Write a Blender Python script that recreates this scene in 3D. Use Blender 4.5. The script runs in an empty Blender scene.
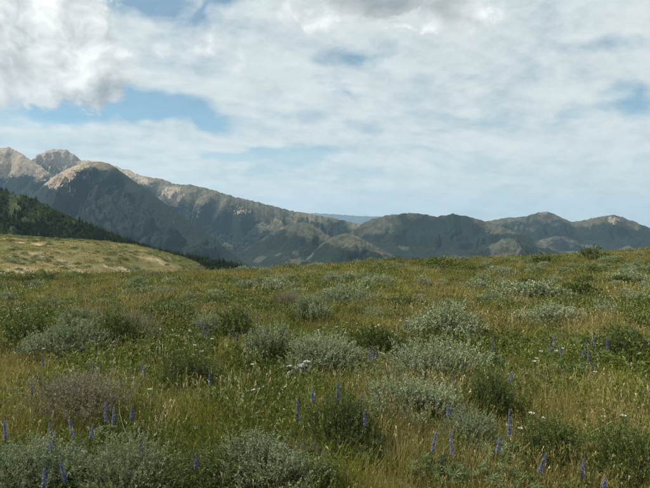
import bpy, math, random
import numpy as np
from mathutils import Vector

random.seed(7)
RNG = np.random.default_rng(11)
R = math.radians
SC = bpy.context.scene
COL = SC.collection

# ------------------------------------------------------------------ camera
F = 565.0                      # focal length in photograph pixels (650 x 488)
HOR = 222.0                    # row of the true horizon
PITCH = math.atan((244.0 - HOR) / F)
EYE = 1.62
cam_d = bpy.data.cameras.new('camera')
cam_d.sensor_width = 36.0
cam_d.lens = 36.0 * F / 650.0
cam_d.clip_start = 0.05
cam_d.clip_end = 120000.0
cam = bpy.data.objects.new('camera', cam_d)
cam.location = (0, 0, EYE)
cam.rotation_euler = (math.pi / 2 - PITCH, 0, 0)
COL.objects.link(cam)
SC.camera = cam

# ------------------------------------------------------------------ exposure
SC.view_settings.view_transform = 'Standard'
SC.view_settings.look = 'None'
SC.view_settings.exposure = 0.40
SC.view_settings.gamma = 1.0
SC.view_settings.use_curve_mapping = False
SC.render.engine = 'CYCLES'
SC.cycles.use_denoising = True
SC.cycles.max_bounces = 6
SC.cycles.diffuse_bounces = 3
SC.cycles.transmission_bounces = 3
SC.cycles.transparent_max_bounces = 8
SC.cycles.volume_bounces = 0

SUN_EL, SUN_AZ = 50.0, -84.0     # azimuth clockwise from +Y (view direction); negative = left


def ray(px, py):
    """unit direction through a pixel of the 650 x 488 photograph"""
    a = (px - 325.0) / F
    b = (244.0 - py) / F
    cp, sp = math.cos(PITCH), math.sin(PITCH)
    return np.array([a, cp + b * sp, -sp + b * cp])


# ------------------------------------------------------------------ shader helpers
class NT:
    """small expression helper over a node tree"""
    def __init__(self, tree):
        self.t = tree
        self.n = tree.nodes
        self.l = tree.links

    def put(self, sock, v):
        if isinstance(v, (int, float)):
            if sock.type == 'VECTOR':
                sock.default_value = (v, v, v)
            elif sock.type == 'RGBA':
                sock.default_value = (v, v, v, 1)
            else:
                sock.default_value = v
        elif isinstance(v, (tuple, list)):
            if sock.type == 'RGBA':
                sock.default_value = (*v[:3], 1)
            else:
                sock.default_value = v
        else:
            self.l.new(v, sock)

    def m(self, op, a, b=0.0, c=0.0, clamp=False):
        n = self.n.new('ShaderNodeMath')
        n.operation = op
        n.use_clamp = clamp
        self.put(n.inputs[0], a)
        self.put(n.inputs[1], b)
        self.put(n.inputs[2], c)
        return n.outputs[0]

    def add(self, a, b): return self.m('ADD', a, b)
    def sub(self, a, b): return self.m('SUBTRACT', a, b)
    def mul(self, a, b): return self.m('MULTIPLY', a, b)
    def div(self, a, b): return self.m('DIVIDE', a, b)
    def mx(self, a, b): return self.m('MAXIMUM', a, b)
    def mn(self, a, b): return self.m('MINIMUM', a, b)

    def v(self, op, a, b=(0, 0, 0), scale=None):
        n = self.n.new('ShaderNodeVectorMath')
        n.operation = op
        self.put(n.inputs[0], a)
        self.put(n.inputs[1], b)
        if scale is not None:
            self.put(n.inputs['Scale'], scale)
        return n.outputs['Value'] if op in ('DOT_PRODUCT', 'LENGTH') else n.outputs['Vector']

    def xyz(self, x, y, z=0.0):
        n = self.n.new('ShaderNodeCombineXYZ')
        self.put(n.inputs[0], x)
        self.put(n.inputs[1], y)
        self.put(n.inputs[2], z)
        return n.outputs[0]

    def sep(self, v):
        n = self.n.new('ShaderNodeSeparateXYZ')
        self.put(n.inputs[0], v)
        return n.outputs

    def step(self, x, a, b, smooth=True):
        n = self.n.new('ShaderNodeMapRange')
        n.interpolation_type = 'SMOOTHSTEP' if smooth else 'LINEAR'
        self.put(n.inputs['Value'], x)
        self.put(n.inputs['From Min'], a)
        self.put(n.inputs['From Max'], b)
        return n.outputs[0]

    def rng(self, x, a, b, c, d):
        n = self.n.new('ShaderNodeMapRange')
        self.put(n.inputs['Value'], x)
        self.put(n.inputs['From Min'], a)
        self.put(n.inputs['From Max'], b)
        self.put(n.inputs['To Min'], c)
        self.put(n.inputs['To Max'], d)
        return n.outputs[0]

    def noise(self, vec, scale=1.0, detail=4.0, rough=0.5, dist=0.0, lac=2.0):
        n = self.n.new('ShaderNodeTexNoise')
        n.noise_dimensions = '3D'
        self.put(n.inputs['Vector'], vec)
        n.inputs['Scale'].default_value = scale
        n.inputs['Detail'].default_value = detail
        n.inputs['Roughness'].default_value = rough
        n.inputs['Lacunarity'].default_value = lac
        n.inputs['Distortion'].default_value = dist
        return n.outputs[0]

    def mix(self, f, a, b, mode='MIX'):
        n = self.n.new('ShaderNodeMix')
        n.data_type = 'RGBA'
        n.blend_type = mode
        self.put(n.inputs[0], f)
        self.put(n.inputs[6], a)
        self.put(n.inputs[7], b)
        return n.outputs[2]

    def attr(self, name):
        n = self.n.new('ShaderNodeAttribute')
        n.attribute_name = name
        return n.outputs

    def bump(self, h, dist, strength=1.0):
        n = self.n.new('ShaderNodeBump')
        n.inputs['Strength'].default_value = strength
        n.inputs['Distance'].default_value = dist
        self.put(n.inputs['Height'], h)
        return n.outputs[0]


# ------------------------------------------------------------------ sky
world = bpy.data.worlds.new('World')
SC.world = world
world.use_nodes = True
world.cycles.sampling_method = 'MANUAL'
world.cycles.sample_map_resolution = 256
wt = NT(world.node_tree)
wt.n.clear()
out = wt.n.new('ShaderNodeOutputWorld')
bg = wt.n.new('ShaderNodeBackground')
bg.inputs['Strength'].default_value = 0.088
wt.l.new(bg.outputs[0], out.inputs['Surface'])
sky = wt.n.new('ShaderNodeTexSky')
sky.sky_type = 'NISHITA'
sky.sun_disc = False
sky.sun_elevation = R(SUN_EL)
sky.sun_rotation = R(SUN_AZ)
sky.altitude = 2600
sky.air_density = 1.0
sky.dust_density = 0.6
sky.ozone_density = 1.2
tc = wt.n.new('ShaderNodeTexCoord')
D = wt.v('NORMALIZE', tc.outputs['Generated'])
dx, dy, dz = wt.sep(D)
AZ = wt.mul(wt.m('ARCTAN2', dx, dy), 57.2958)          # degrees right of the view axis
EL = wt.mul(wt.m('ARCSINE', dz), 57.2958)


def azel(px, py):
    d = ray(px, py)
    d = d / np.linalg.norm(d)
    return math.degrees(math.atan2(d[0], d[1])), math.degrees(math.asin(d[2]))


def blob(px, py, wx, wy, tilt=0.0, warp=None):
    """soft ellipse on the sky: 1 at the centre, 0 at its rim"""
    a, e = azel(px, py)
    u = wt.sub(AZ, a)
    w = wt.sub(EL, e)
    if warp is not None:
        u = wt.add(u, warp[0])
        w = wt.add(w, warp[1])
    c, s = math.cos(R(tilt)), math.sin(R(tilt))
    uu = wt.add(wt.mul(u, c / (wx / 10.0)), wt.mul(w, s / (wx / 10.0)))
    ww = wt.add(wt.mul(u, -s / (wy / 10.0)), wt.mul(w, c / (wy / 10.0)))
    r2 = wt.add(wt.mul(uu, uu), wt.mul(ww, ww))
    return wt.m('SUBTRACT', 1.0, wt.m('SQRT', r2), clamp=True)


# a high sheet of thin cloud, laid on a plane above the place (streaks gather towards the horizon)
den = wt.add(wt.mx(dz, 0.0), 0.22)
PX = wt.div(dx, den)
PY = wt.div(dy, den)
sheet_p = wt.xyz(wt.mul(PX, 1.1), wt.add(wt.mul(PY, 1.5), wt.mul(PX, -0.45)), 0.0)
warpn = wt.noise(sheet_p, 0.7, 2, 0.5)
sheet_w = wt.v('ADD', sheet_p, wt.xyz(wt.mul(wt.sub(warpn, 0.5), 1.2), wt.mul(wt.sub(warpn, 0.5), 0.7)))
n1 = wt.noise(sheet_w, 1.15, 6, 0.56)
n2 = wt.noise(wt.v('ADD', sheet_w, (13.1, 4.2, 0.0)), 3.4, 4, 0.62)
n3 = wt.noise(wt.xyz(wt.mul(AZ, 0.11), wt.add(wt.mul(EL, 0.20), wt.mul(AZ, -0.02)), wt.mul(n1, 0.8)), 3.4, 6, 0.62)
dsheet = wt.add(wt.add(wt.mul(n1, 0.58), wt.mul(n2, 0.20)), wt.mul(n3, 0.22))
# wide open gaps and thick banks of this sky
w1 = wt.noise(D, 9.0, 3, 0.55)
w2 = wt.noise(wt.v('ADD', D, (5.2, 1.3, 7.7)), 9.0, 3, 0.55)
wrp = (wt.mul(wt.sub(w1, 0.5), 9.0), wt.mul(wt.sub(w2, 0.5), 4.5))
gap = wt.mul(blob(145, 105, 140, 17, -5, wrp), 1.0)
gap = wt.mx(gap, wt.mul(blob(75, 106, 75, 20, 3, wrp), 0.9))
gap = wt.mx(gap, wt.mul(blob(632, 106, 75, 20, 6, wrp), 0.70))
gap = wt.mx(gap, wt.mul(blob(362, 58, 60, 16, 4, wrp), 0.55))
gap = wt.mx(gap, wt.mul(blob(270, 153, 110, 11, 2, wrp), 0.75))
gap = wt.mx(gap, wt.mul(blob(350, 95, 50, 10, -15, wrp), 0.5))
gap = wt.mx(gap, wt.mul(blob(610, 45, 70, 12, -8, wrp), 0.5))
gap = wt.mx(gap, wt.mul(blob(155, 4, 70, 18, 0, wrp), 0.7))
gap = wt.mx(gap, wt.mul(blob(205, 12, 50, 16, 30, wrp), 0.6))
cov = wt.add(dsheet, 0.06)
cov = wt.sub(cov, wt.mul(gap, 0.46))
sheet = wt.step(cov, 0.18, 0.60)
low = wt.step(EL, 14.0, 1.0)                         # the sheet closes to an even veil low down
sheet = wt.mx(sheet, wt.mul(low, 0.97))
sheet = wt.mul(wt.mx(sheet, 0.26), 0.95)
tone = wt.step(wt.add(wt.add(wt.mul(n2, 0.35), wt.mul(n1, 0.30)), wt.mul(n3, 0.35)), 0.36, 0.64)
sheet_col = wt.mix(tone, (5.2, 5.85, 5.95), (6.8, 7.3, 7.2))
skyc = wt.mix(1.0, sky.outputs[0], (0.66, 1.02, 0.96), 'MULTIPLY')
c1 = wt.mix(sheet, skyc, sheet_col)

# heaped clouds: puffs with a lit upper-left side and grey undersides
cu_p = wt.xyz(wt.mul(AZ, 0.10), wt.mul(EL, 0.13), 0.0)
sun_off = (-0.13, 0.19, 0.0)


cu_p = wt.v('ADD', cu_p, wt.xyz(wt.mul(wt.sub(w1, 0.5), 0.5), wt.mul(wt.sub(w2, 0.5), 0.5)))
f0 = wt.noise(cu_p, 1.9, 8, 0.63)
f1 = wt.noise(wt.v('ADD', cu_p, sun_off), 1.9, 3, 0.5)
f2 = wt.noise(cu_p, 1.9, 3, 0.5)
bank = wt.mul(blob(45, 38, 112, 74, -12, None), 1.0)
bank = wt.mx(bank, wt.mul(blob(15, 80, 85, 40, 0), 0.9))
bank = wt.mx(bank, wt.mul(blob(100, 85, 36, 40, 60), 0.75))
bank = wt.mx(bank, wt.mul(blob(-90, 40, 150, 90, 0), 0.9))
thick = wt.mul(blob(370, -6, 110, 38, -4), 0.95)
thick = wt.mx(thick, wt.mul(blob(440, 8, 70, 36, -8), 0.6))
puffs = wt.mul(blob(200, 42, 90, 40, -10), 0.52)
puffs = wt.mx(puffs, wt.mul(blob(305, 12, 75, 40, -10), 0.72))
puffs = wt.mx(puffs, wt.mul(blob(165, 50, 30, 22, 0), 0.55))
overhead = wt.step(EL, 26.0, 40.0)                   # the same heaps go on overhead, out of frame
field = wt.mx(bank, wt.mx(thick, wt.mul(overhead, 0.42)))
cu = wt.step(wt.add(field, wt.mul(wt.sub(f0, 0.5), 1.9)), 0.20, 0.44)
cu = wt.mul(cu, wt.step(field, 0.0, 0.25))
soft = wt.mul(wt.step(wt.add(puffs, wt.mul(wt.sub(f0, 0.5), 1.5)), 0.20, 0.75), wt.step(puffs, 0.0, 0.3))
cu = wt.mx(cu, wt.mul(soft, 0.8))
relief = wt.add(wt.mul(wt.sub(f2, f1), 2.6), wt.mul(wt.sub(f0, f2), 2.0))
lit = wt.step(relief, -0.60, 0.34, False)
under = wt.step(wt.add(EL, wt.mul(wt.sub(f2, 0.5), 14.0)), 9.0, 19.0)       # undersides are greyer than tops
lit2 = wt.mul(lit, wt.add(0.62, wt.mul(under, 0.38)))
cu_col = wt.mix(lit2, (2.9, 3.3, 3.45), (9.3, 9.5, 9.3))
cu_col = wt.mix(wt.mul(wt.step(thick, 0.12, 0.7), 0.75), cu_col, (2.4, 2.8, 3.0))
c2 = wt.mix(wt.mul(cu, 0.93), c1, cu_col)
wt.l.new(c2, bg.inputs['Color'])

# ------------------------------------------------------------------ sun
sun_d = bpy.data.lights.new('sun', 'SUN')
sun_d.energy = 5.0
sun_d.angle = R(0.6)
sun_d.color = (1.0, 0.95, 0.86)
sun = bpy.data.objects.new('sun', sun_d)
sdir = Vector((math.sin(R(SUN_AZ)) * math.cos(R(SUN_EL)), math.cos(R(SUN_AZ)) * math.cos(R(SUN_EL)), math.sin(R(SUN_EL))))
sun.rotation_euler = sdir.to_track_quat('Z', 'Y').to_euler()
sun.location = (0, 0, 50)
COL.objects.link(sun)


# ------------------------------------------------------------------ numpy noise
def _hash(ix, iy, seed):
    h = (ix.astype(np.int64) * 374761393 + iy.astype(np.int64) * 668265263 + seed * 974634777) & 0xffffffff
    h = ((h ^ (h >> 13)) * 1274126177) & 0xffffffff
    return h ^ (h >> 16)


def perlin(x, y, seed=0):
    x = np.asarray(x, float)
    y = np.asarray(y, float)
    x0 = np.floor(x)
    y0 = np.floor(y)
    fx, fy = x - x0, y - y0
    u = fx * fx * fx * (fx * (fx * 6 - 15) + 10)
    w = fy * fy * fy * (fy * (fy * 6 - 15) + 10)

    def g(i, j):
        a = _hash(x0 + i, y0 + j, seed).astype(float) * (2 * math.pi / 4294967296.0)
        return np.cos(a) * (fx - i) + np.sin(a) * (fy - j)
    return ((g(0, 0) * (1 - u) + g(1, 0) * u) * (1 - w) + (g(0, 1) * (1 - u) + g(1, 1) * u) * w) * 1.5


def fbm(x, y, seed=0, octv=5, gain=0.5, lac=2.03):
    s = 0.0
    a = 1.0
    for k in range(octv):
        s = s + a * perlin(x, y, seed + k * 17)
        x = x * lac + 3.7
        y = y * lac - 1.9
        a *= gain
    return s


def ridged(x, y, seed=0, octv=5, gain=0.5):
    s = 0.0
    a = 1.0
    tot = 0.0
    w = 1.0
    for k in range(octv):
        n = (1 - np.abs(perlin(x, y, seed + k * 31))) ** 2
        s = s + a * n * w
        w = np.clip(n * 1.3, 0, 1)
        tot += a
        x = x * 2.1 + 5.1
        y = y * 2.1 + 2.3
        a *= gain
    return s / tot


def sstep(x, a, b):
    t = np.clip((x - a) / (b - a), 0, 1)
    return t * t * (3 - 2 * t)


# ------------------------------------------------------------------ mesh helpers
def mesh_from(name, V, quads=None, tris=None, mat=None, smooth=False, attrs=None):
    V = np.asarray(V, np.float32)
    me = bpy.data.meshes.new(name)
    nq = 0 if quads is None else len(quads)
    nt = 0 if tris is None else len(tris)
    me.vertices.add(len(V))
    me.vertices.foreach_set('co', V.ravel())
    me.loops.add(nq * 4 + nt * 3)
    me.polygons.add(nq + nt)
    li = []
    if nq:
        li.append(np.asarray(quads, np.int32).ravel())
    if nt:
        li.append(np.asarray(tris, np.int32).ravel())
    me.loops.foreach_set('vertex_index', np.concatenate(li))
    starts = np.concatenate([np.arange(nq) * 4, nq * 4 + np.arange(nt) * 3]).astype(np.int32)
    me.polygons.foreach_set('loop_start', starts)
    if smooth:
        me.polygons.foreach_set('use_smooth', np.ones(nq + nt, bool))
    if attrs:
        for k, a in attrs.items():
            a = np.asarray(a, np.float32)
            if a.ndim == 1:
                at = me.attributes.new(k, 'FLOAT', 'POINT')
                at.data.foreach_set('value', a)
            else:
                at = me.attributes.new(k, 'FLOAT_COLOR', 'POINT')
                if a.shape[1] == 3:
                    a = np.concatenate([a, np.ones((len(a), 1), np.float32)], 1)
                at.data.foreach_set('color', a.ravel())
    me.update(calc_edges=True)
    me.validate()
    if mat:
        me.materials.append(mat)
    return me


def obj(name, me, parent=None, **props):
    o = bpy.data.objects.new(name, me)
    COL.objects.link(o)
    o.parent = parent
    for k, v in props.items():
        o[k] = v
    return o


def empty(name, loc, rz=0.0, s=1.0, label=None, category=None, group=None):
    o = bpy.data.objects.new(name, None)
    o.empty_display_size = 0.1
    COL.objects.link(o)
    o.location = loc
    o.rotation_euler = (0, 0, rz)
    o.scale = (s, s, s) if not isinstance(s, tuple) else s
    if label:
        o['label'] = label
    if category:
        o['category'] = category
    if group:
        o['group'] = group
    return o


def grid_quads(nr, nc, wrap=False):
    i = np.arange(nr - 1)[:, None]
    j = np.arange(nc if wrap else nc - 1)[None, :]
    j2 = (j + 1) % nc
    a = i * nc + j
    b = i * nc + j2
    c = (i + 1) * nc + j2
    d = (i + 1) * nc + j
    return np.stack([a, b, c, d], -1).reshape(-1, 4)


# ------------------------------------------------------------------ ground shape (metres, eye at z = EYE)
def gz(x, y):
    x = np.asarray(x, float)
    y = np.asarray(y, float)
    r = np.hypot(x, y)
    yy = np.clip(y, -20, 60)
    xx = np.clip(x, -45, 45)
    z = -0.041 * yy + 0.00072 * xx * yy * sstep(r, 0, 10)
    z = z + 0.10 * perlin(x * 0.22, y * 0.22, 3) * sstep(r, 1, 6) + 0.035 * perlin(x * 0.9, y * 0.9, 4)
    z = z + 0.30 * perlin(x * 0.06 + 3.3, y * 0.06, 5) * sstep(r, 8, 25)
    # the meadow rolls over its edge, sooner in the middle than on the right
    edge = 37 + 0.35 * np.clip(x, -20, 40) + 4 * perlin(x * 0.03, 0.5, 8)
    d = np.clip(y - edge, 0, None)
    roll = -0.0042 * d * d / (1 + d / 90.0)
    # dry shoulder on the left that falls away to the right into a draw
    zs = np.interp(x, [-300, -140, -80, -57, -49, -44, -37.6, -31.7, -15, 0, 40], [9, 2.2, -0.9, -2.3, -3.3, -4.6, -6.3, -8.4, -16, -22, -30])
    zs = zs + 0.5 * fbm(x * 0.03, y * 0.03, 41, 3) + 0.16 * fbm(x * 0.15, y * 0.15, 42, 3)
    b2 = np.clip(y - 132, 0, None)
    zs = zs - 0.006 * b2 * b2 / (1 + b2 / 60.0)
    kf = sstep(y, 38, 112)
    zl = (z - 0.010 * d) * (1 - kf) + zs * kf
    wl = sstep(x + 0.17 * y, 15, -10)
    zr = z + roll
    z = zr * (1 - wl) + zl * wl
    zv = -330 + 25 * fbm(x / 900.0, y / 900.0, 9, 3)
    k = sstep(r, 120, 1500)
    z = np.maximum(z, zv)
    z = z * (1 - k) + zv * k
    return z


def bare(x, y):
    """1 where the dry shoulder shows bare pale soil"""
    n = fbm(x * 0.045, y * 0.11, 43, 4, 0.6)
    strip = np.exp(-((x + 42 + 0.1 * (y - 70)) / 26.0) ** 2 - ((y - 74) / 9.0) ** 2)
    return sstep(n + 0.75 * strip, 0.44, 0.74) * sstep(y, 50, 66) * sstep(x, -4, -18)


def on_ground(px, py, far=300.0):
    """where the line of sight through a pixel meets the ground"""
    d = ray(px, py)
    t = np.concatenate([np.linspace(1.5, 60, 2400), np.linspace(60, far, 1500)])
    P = t[:, None] * d[None, :]
    h = EYE + P[:, 2] - gz(P[:, 0], P[:, 1])
    k = np.argmax(h < 0)
    if h[k] >= 0:
        return None
    return float(P[k, 0]), float(P[k, 1])


# ------------------------------------------------------------------ materials
def new_mat(name):
    m = bpy.data.materials.new(name)
    m.use_nodes = True
    t = NT(m.node_tree)
    t.n.clear()
    o = t.n.new('ShaderNodeOutputMaterial')
    return m, t, o


def principled(t, o, color, rough=0.8, spec=0.2, normal=None):
    p = t.n.new('ShaderNodeBsdfPrincipled')
    t.put(p.inputs['Base Color'], color)
    t.put(p.inputs['Roughness'], rough)
    p.inputs['Specular IOR Level'].default_value = spec
    if normal is not None:
        t.l.new(normal, p.inputs['Normal'])
    t.l.new(p.outputs[0], o.inputs['Surface'])
    return p


def leaf_mat(name, ca, cb, transl=0.3, rough=0.55, spec=0.25, patch=None, rnd=0.35, cc=None):
    """leaf colour between ca and cb by leaf (attribute tint) and plant, plus some light passing through"""
    m, t, o = new_mat(name)
    tint = t.attr('tint')[2]
    oi = t.n.new('ShaderNodeObjectInfo')
    f = t.add(t.mul(tint, 0.75), t.mul(t.sub(oi.outputs['Random'], 0.5), rnd))
    if patch:
        geo = t.n.new('ShaderNodeNewGeometry')
        f = t.add(f, t.mul(t.sub(t.noise(geo.outputs['Position'], patch, 3, 0.5), 0.5), 1.1))
    f = t.m('ADD', f, 0.1, clamp=True)
    c = t.mix(f, ca, cb)
    if cc is not None:
        c = t.mix(t.step(oi.outputs['Random'], 0.62, 0.95), c, cc)
    p = t.n.new('ShaderNodeBsdfPrincipled')
    t.put(p.inputs['Base Color'], c)
    p.inputs['Roughness'].default_value = rough
    p.inputs['Specular IOR Level'].default_value = spec
    tr = t.n.new('ShaderNodeBsdfTranslucent')
    t.put(tr.inputs['Color'], c)
    mx = t.n.new('ShaderNodeMixShader')
    mx.inputs[0].default_value = transl
    t.l.new(p.outputs[0], mx.inputs[1])
    t.l.new(tr.outputs[0], mx.inputs[2])
    t.l.new(mx.outputs[0], o.inputs['Surface'])
    return m


def wood_mat(name, ca, cb, scale=30.0):
    m, t, o = new_mat(name)
    tc = t.n.new('ShaderNodeTexCoord')
    n = t.noise(tc.outputs['Object'], scale, 5, 0.6, 1.0)
    c = t.mix(t.step(n, 0.3, 0.7), ca, cb)
    principled(t, o, c, 0.85, 0.15, t.bump(n, 0.01, 0.6))
    return m


M = {}
M['sage'] = leaf_mat('sage_leaf', (0.105, 0.138, 0.060), (0.37, 0.415, 0.245), 0.2, 0.7, 0.15)
M['sage_b'] = leaf_mat('brown_sage_leaf', (0.15, 0.135, 0.09), (0.28, 0.25, 0.17), 0.2, 0.7, 0.15)
M['shrub'] = leaf_mat('shrub_leaf', (0.040, 0.064, 0.014), (0.165, 0.20, 0.050), 0.3)
M['lupine'] = leaf_mat('lupine_leaf', (0.05, 0.085, 0.028), (0.125, 0.175, 0.065), 0.32)
M['petal'] = leaf_mat('lupine_petal', (0.11, 0.13, 0.27), (0.37, 0.39, 0.54), 0.3, 0.6, 0.2)
M['yellow'] = leaf_mat('yellow_green_leaf', (0.16, 0.16, 0.01), (0.30, 0.27, 0.02), 0.35)
M['grass'] = leaf_mat('green_grass_blade', (0.055, 0.074, 0.009), (0.27, 0.272, 0.042), 0.36, 0.5, 0.25, patch=0.5)
M['dry'] = leaf_mat('dry_grass_blade', (0.10, 0.088, 0.022), (0.33, 0.28, 0.095), 0.28, 0.6, 0.2, patch=0.5)
M['rust'] = leaf_mat('rust_grass_blade', (0.14, 0.112, 0.04), (0.27, 0.205, 0.085), 0.3, 0.6, 0.2, patch=0.5)
M['herb'] = leaf_mat('herb_leaf', (0.036, 0.058, 0.010), (0.165, 0.195, 0.040), 0.3, 0.5, 0.25, patch=0.4)
M['straw'] = leaf_mat('straw_stem', (0.36, 0.30, 0.15), (0.55, 0.46, 0.26), 0.2, 0.6, 0.2)
M['white'] = leaf_mat('white_petal', (0.50, 0.50, 0.42), (0.74, 0.74, 0.66), 0.2, 0.6, 0.2)
M['bark'] = wood_mat('sage_bark', (0.07, 0.062, 0.048), (0.17, 0.15, 0.115), 40)
M['deadwood'] = wood_mat('weathered_deadwood', (0.16, 0.15, 0.135), (0.50, 0.48, 0.45), 30)
M['trunk'] = wood_mat('conifer_bark', (0.06, 0.045, 0.035), (0.12, 0.09, 0.07), 2)
M['needle'] = leaf_mat('conifer_needles', (0.018, 0.035, 0.014), (0.062, 0.090, 0.032), 0.12, 0.7, 0.1, rnd=0.6)
M['aspen'] = leaf_mat('broadleaf_crown', (0.05, 0.085, 0.025), (0.10, 0.14, 0.045), 0.2, 0.7, 0.1, rnd=0.6)

# ground: soil and litter between the plants, dry turf further off
m, t, o = new_mat('meadow_soil')
geo = t.n.new('ShaderNodeNewGeometry')
P = geo.outputs['Position']
na = t.noise(P, 6.0, 6, 0.65)
nb = t.noise(P, 0.35, 4, 0.5)
nc = t.noise(P, 0.045, 4, 0.55)
c = t.mix(t.step(na, 0.3, 0.7), (0.050, 0.044, 0.022), (0.15, 0.115, 0.055))
turf = t.mix(t.step(nb, 0.35, 0.65), (0.085, 0.080, 0.025), (0.19, 0.155, 0.055))
dist = t.v('LENGTH', P)
c = t.mix(t.mul(t.step(dist, 10, 45), 0.85), c, turf)
px_, py_, pz_ = t.sep(P)
dryz = t.mul(t.step(py_, 62, 95), t.step(px_, -8, -35))
drycol = t.mix(t.step(nc, 0.40, 0.62), (0.095, 0.095, 0.034), (0.21, 0.17, 0.085))
drycol = t.mix(t.step(t.noise(P, 0.5, 5, 0.6), 0.52, 0.66), drycol, (0.10, 0.10, 0.045))
c = t.mix(dryz, c, drycol)
soil = t.mix(t.step(t.noise(P, 0.8, 5, 0.65), 0.35, 0.65), (0.17, 0.135, 0.08), (0.34, 0.275, 0.175))
c = t.mix(t.attr('bare')[2], c, soil)
wood = t.mix(t.step(t.noise(P, 0.01, 5, 0.6), 0.4, 0.6), (0.03, 0.045, 0.02), (0.07, 0.08, 0.035))
c = t.mix(t.step(dist, 230, 420), c, wood)
principled(t, o, c, 0.95, 0.1, t.bump(na, 0.03, 0.7))
M['ground'] = m

# mountains: bare rock and scree, forest, dry turf by the cover attribute (r rock, g forest)
def mountain_mat(name, rock_a, rock_b, turf_a, turf_b, forest_a=(0.006, 0.011, 0.009), forest_b=(0.020, 0.029, 0.019), fs=1.0, ragged=1.0):
    m, t, o = new_mat(name)
    geo = t.n.new('ShaderNodeNewGeometry')
    P = geo.outputs['Position']
    cov = t.sep(t.attr('cover')[1])
    n_big = t.noise(P, 0.006 * fs, 6, 0.62)
    n_mid = t.noise(P, 0.02 * fs, 6, 0.65)
    n_fin = t.noise(P, 0.075 * fs, 4, 0.6)
    rock = t.mix(t.step(t.add(t.mul(n_mid, 0.6), t.mul(n_fin, 0.4)), 0.36, 0.62), rock_a, rock_b)
    turf = t.mix(t.step(n_mid, 0.35, 0.65), turf_a, turf_b)
    forest = t.mix(t.step(n_fin, 0.32, 0.68), forest_a, forest_b)
    e = t.add(t.mul(t.sub(n_big, 0.5), 0.8), t.add(t.mul(t.sub(n_mid, 0.5), 1.0), t.mul(t.sub(n_fin, 0.5), 0.9)))
    e = t.mul(e, ragged)
    fm = t.step(t.add(cov[1], e), 0.44, 0.56)
    rm = t.step(t.add(cov[0], t.mul(e, 1.3)), 0.44, 0.56)
    c = t.mix(fm, turf, forest)
    c = t.mix(rm, c, rock)
    h = t.add(t.mul(n_fin, 0.5), t.mul(n_mid, 0.8))
    principled(t, o, c, 0.95, 0.05, t.bump(h, 16.0 / fs, 0.8))
    return m


M['mt_high'] = mountain_mat('high_peak', (0.14, 0.112, 0.080), (0.33, 0.265, 0.188), (0.10, 0.085, 0.05), (0.17, 0.14, 0.085))
M['mt_grey'] = mountain_mat('grey_peak', (0.13, 0.108, 0.082), (0.33, 0.272, 0.20), (0.055, 0.058, 0.038), (0.14, 0.125, 0.08))
M['mt_dome'] = mountain_mat('dome_mountain', (0.15, 0.115, 0.078), (0.36, 0.285, 0.195), (0.10, 0.085, 0.055), (0.15, 0.125, 0.08))
M['mt_low'] = mountain_mat('lower_hill', (0.12, 0.10, 0.075), (0.24, 0.20, 0.15), (0.034, 0.040, 0.028), (0.088, 0.082, 0.055), ragged=0.6)
M['mt_near'] = mountain_mat('near_hill', (0.16, 0.13, 0.09), (0.28, 0.23, 0.16), (0.028, 0.040, 0.018), (0.060, 0.074, 0.030), fs=3.0)

# ------------------------------------------------------------------ ground sheet
rr = np.concatenate([np.linspace(0.0, 8, 60)[1:], np.geomspace(8.2, 400, 190), np.geomspace(430, 30000, 60)])
na_ = 420
th = np.linspace(0, 2 * math.pi, na_, endpoint=False)
# finer towards the view
th = th - 0.55 * np.sin(th)
Xg = rr[:, None] * np.sin(th)[None, :]
Yg = rr[:, None] * np.cos(th)[None, :]
V = np.stack([Xg, Yg, gz(Xg, Yg)], -1).reshape(-1, 3)
q = grid_quads(len(rr), na_, True)[:, ::-1]
V = np.concatenate([V, [[0, 0, float(gz(0.0, 0.0))]]])
ctr = len(V) - 1
tri = np.stack([np.arange(na_), (np.arange(na_) + 1) % na_, np.full(na_, ctr)], -1)[:, ::-1]
ground = obj('ground', mesh_from('ground', V, q, tri, M['ground'], True, {'bare': bare(V[:, 0], V[:, 1])}), kind='structure')


# ------------------------------------------------------------------ mountains
def project(X, Y, Z):
    cp, sp = math.cos(PITCH), math.sin(PITCH)
    z = Z - EYE
    dep = Y * cp - z * sp
    upc = Y * sp + z * cp
    return 325 + F * X / dep, 244 - F * upc / dep


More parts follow.
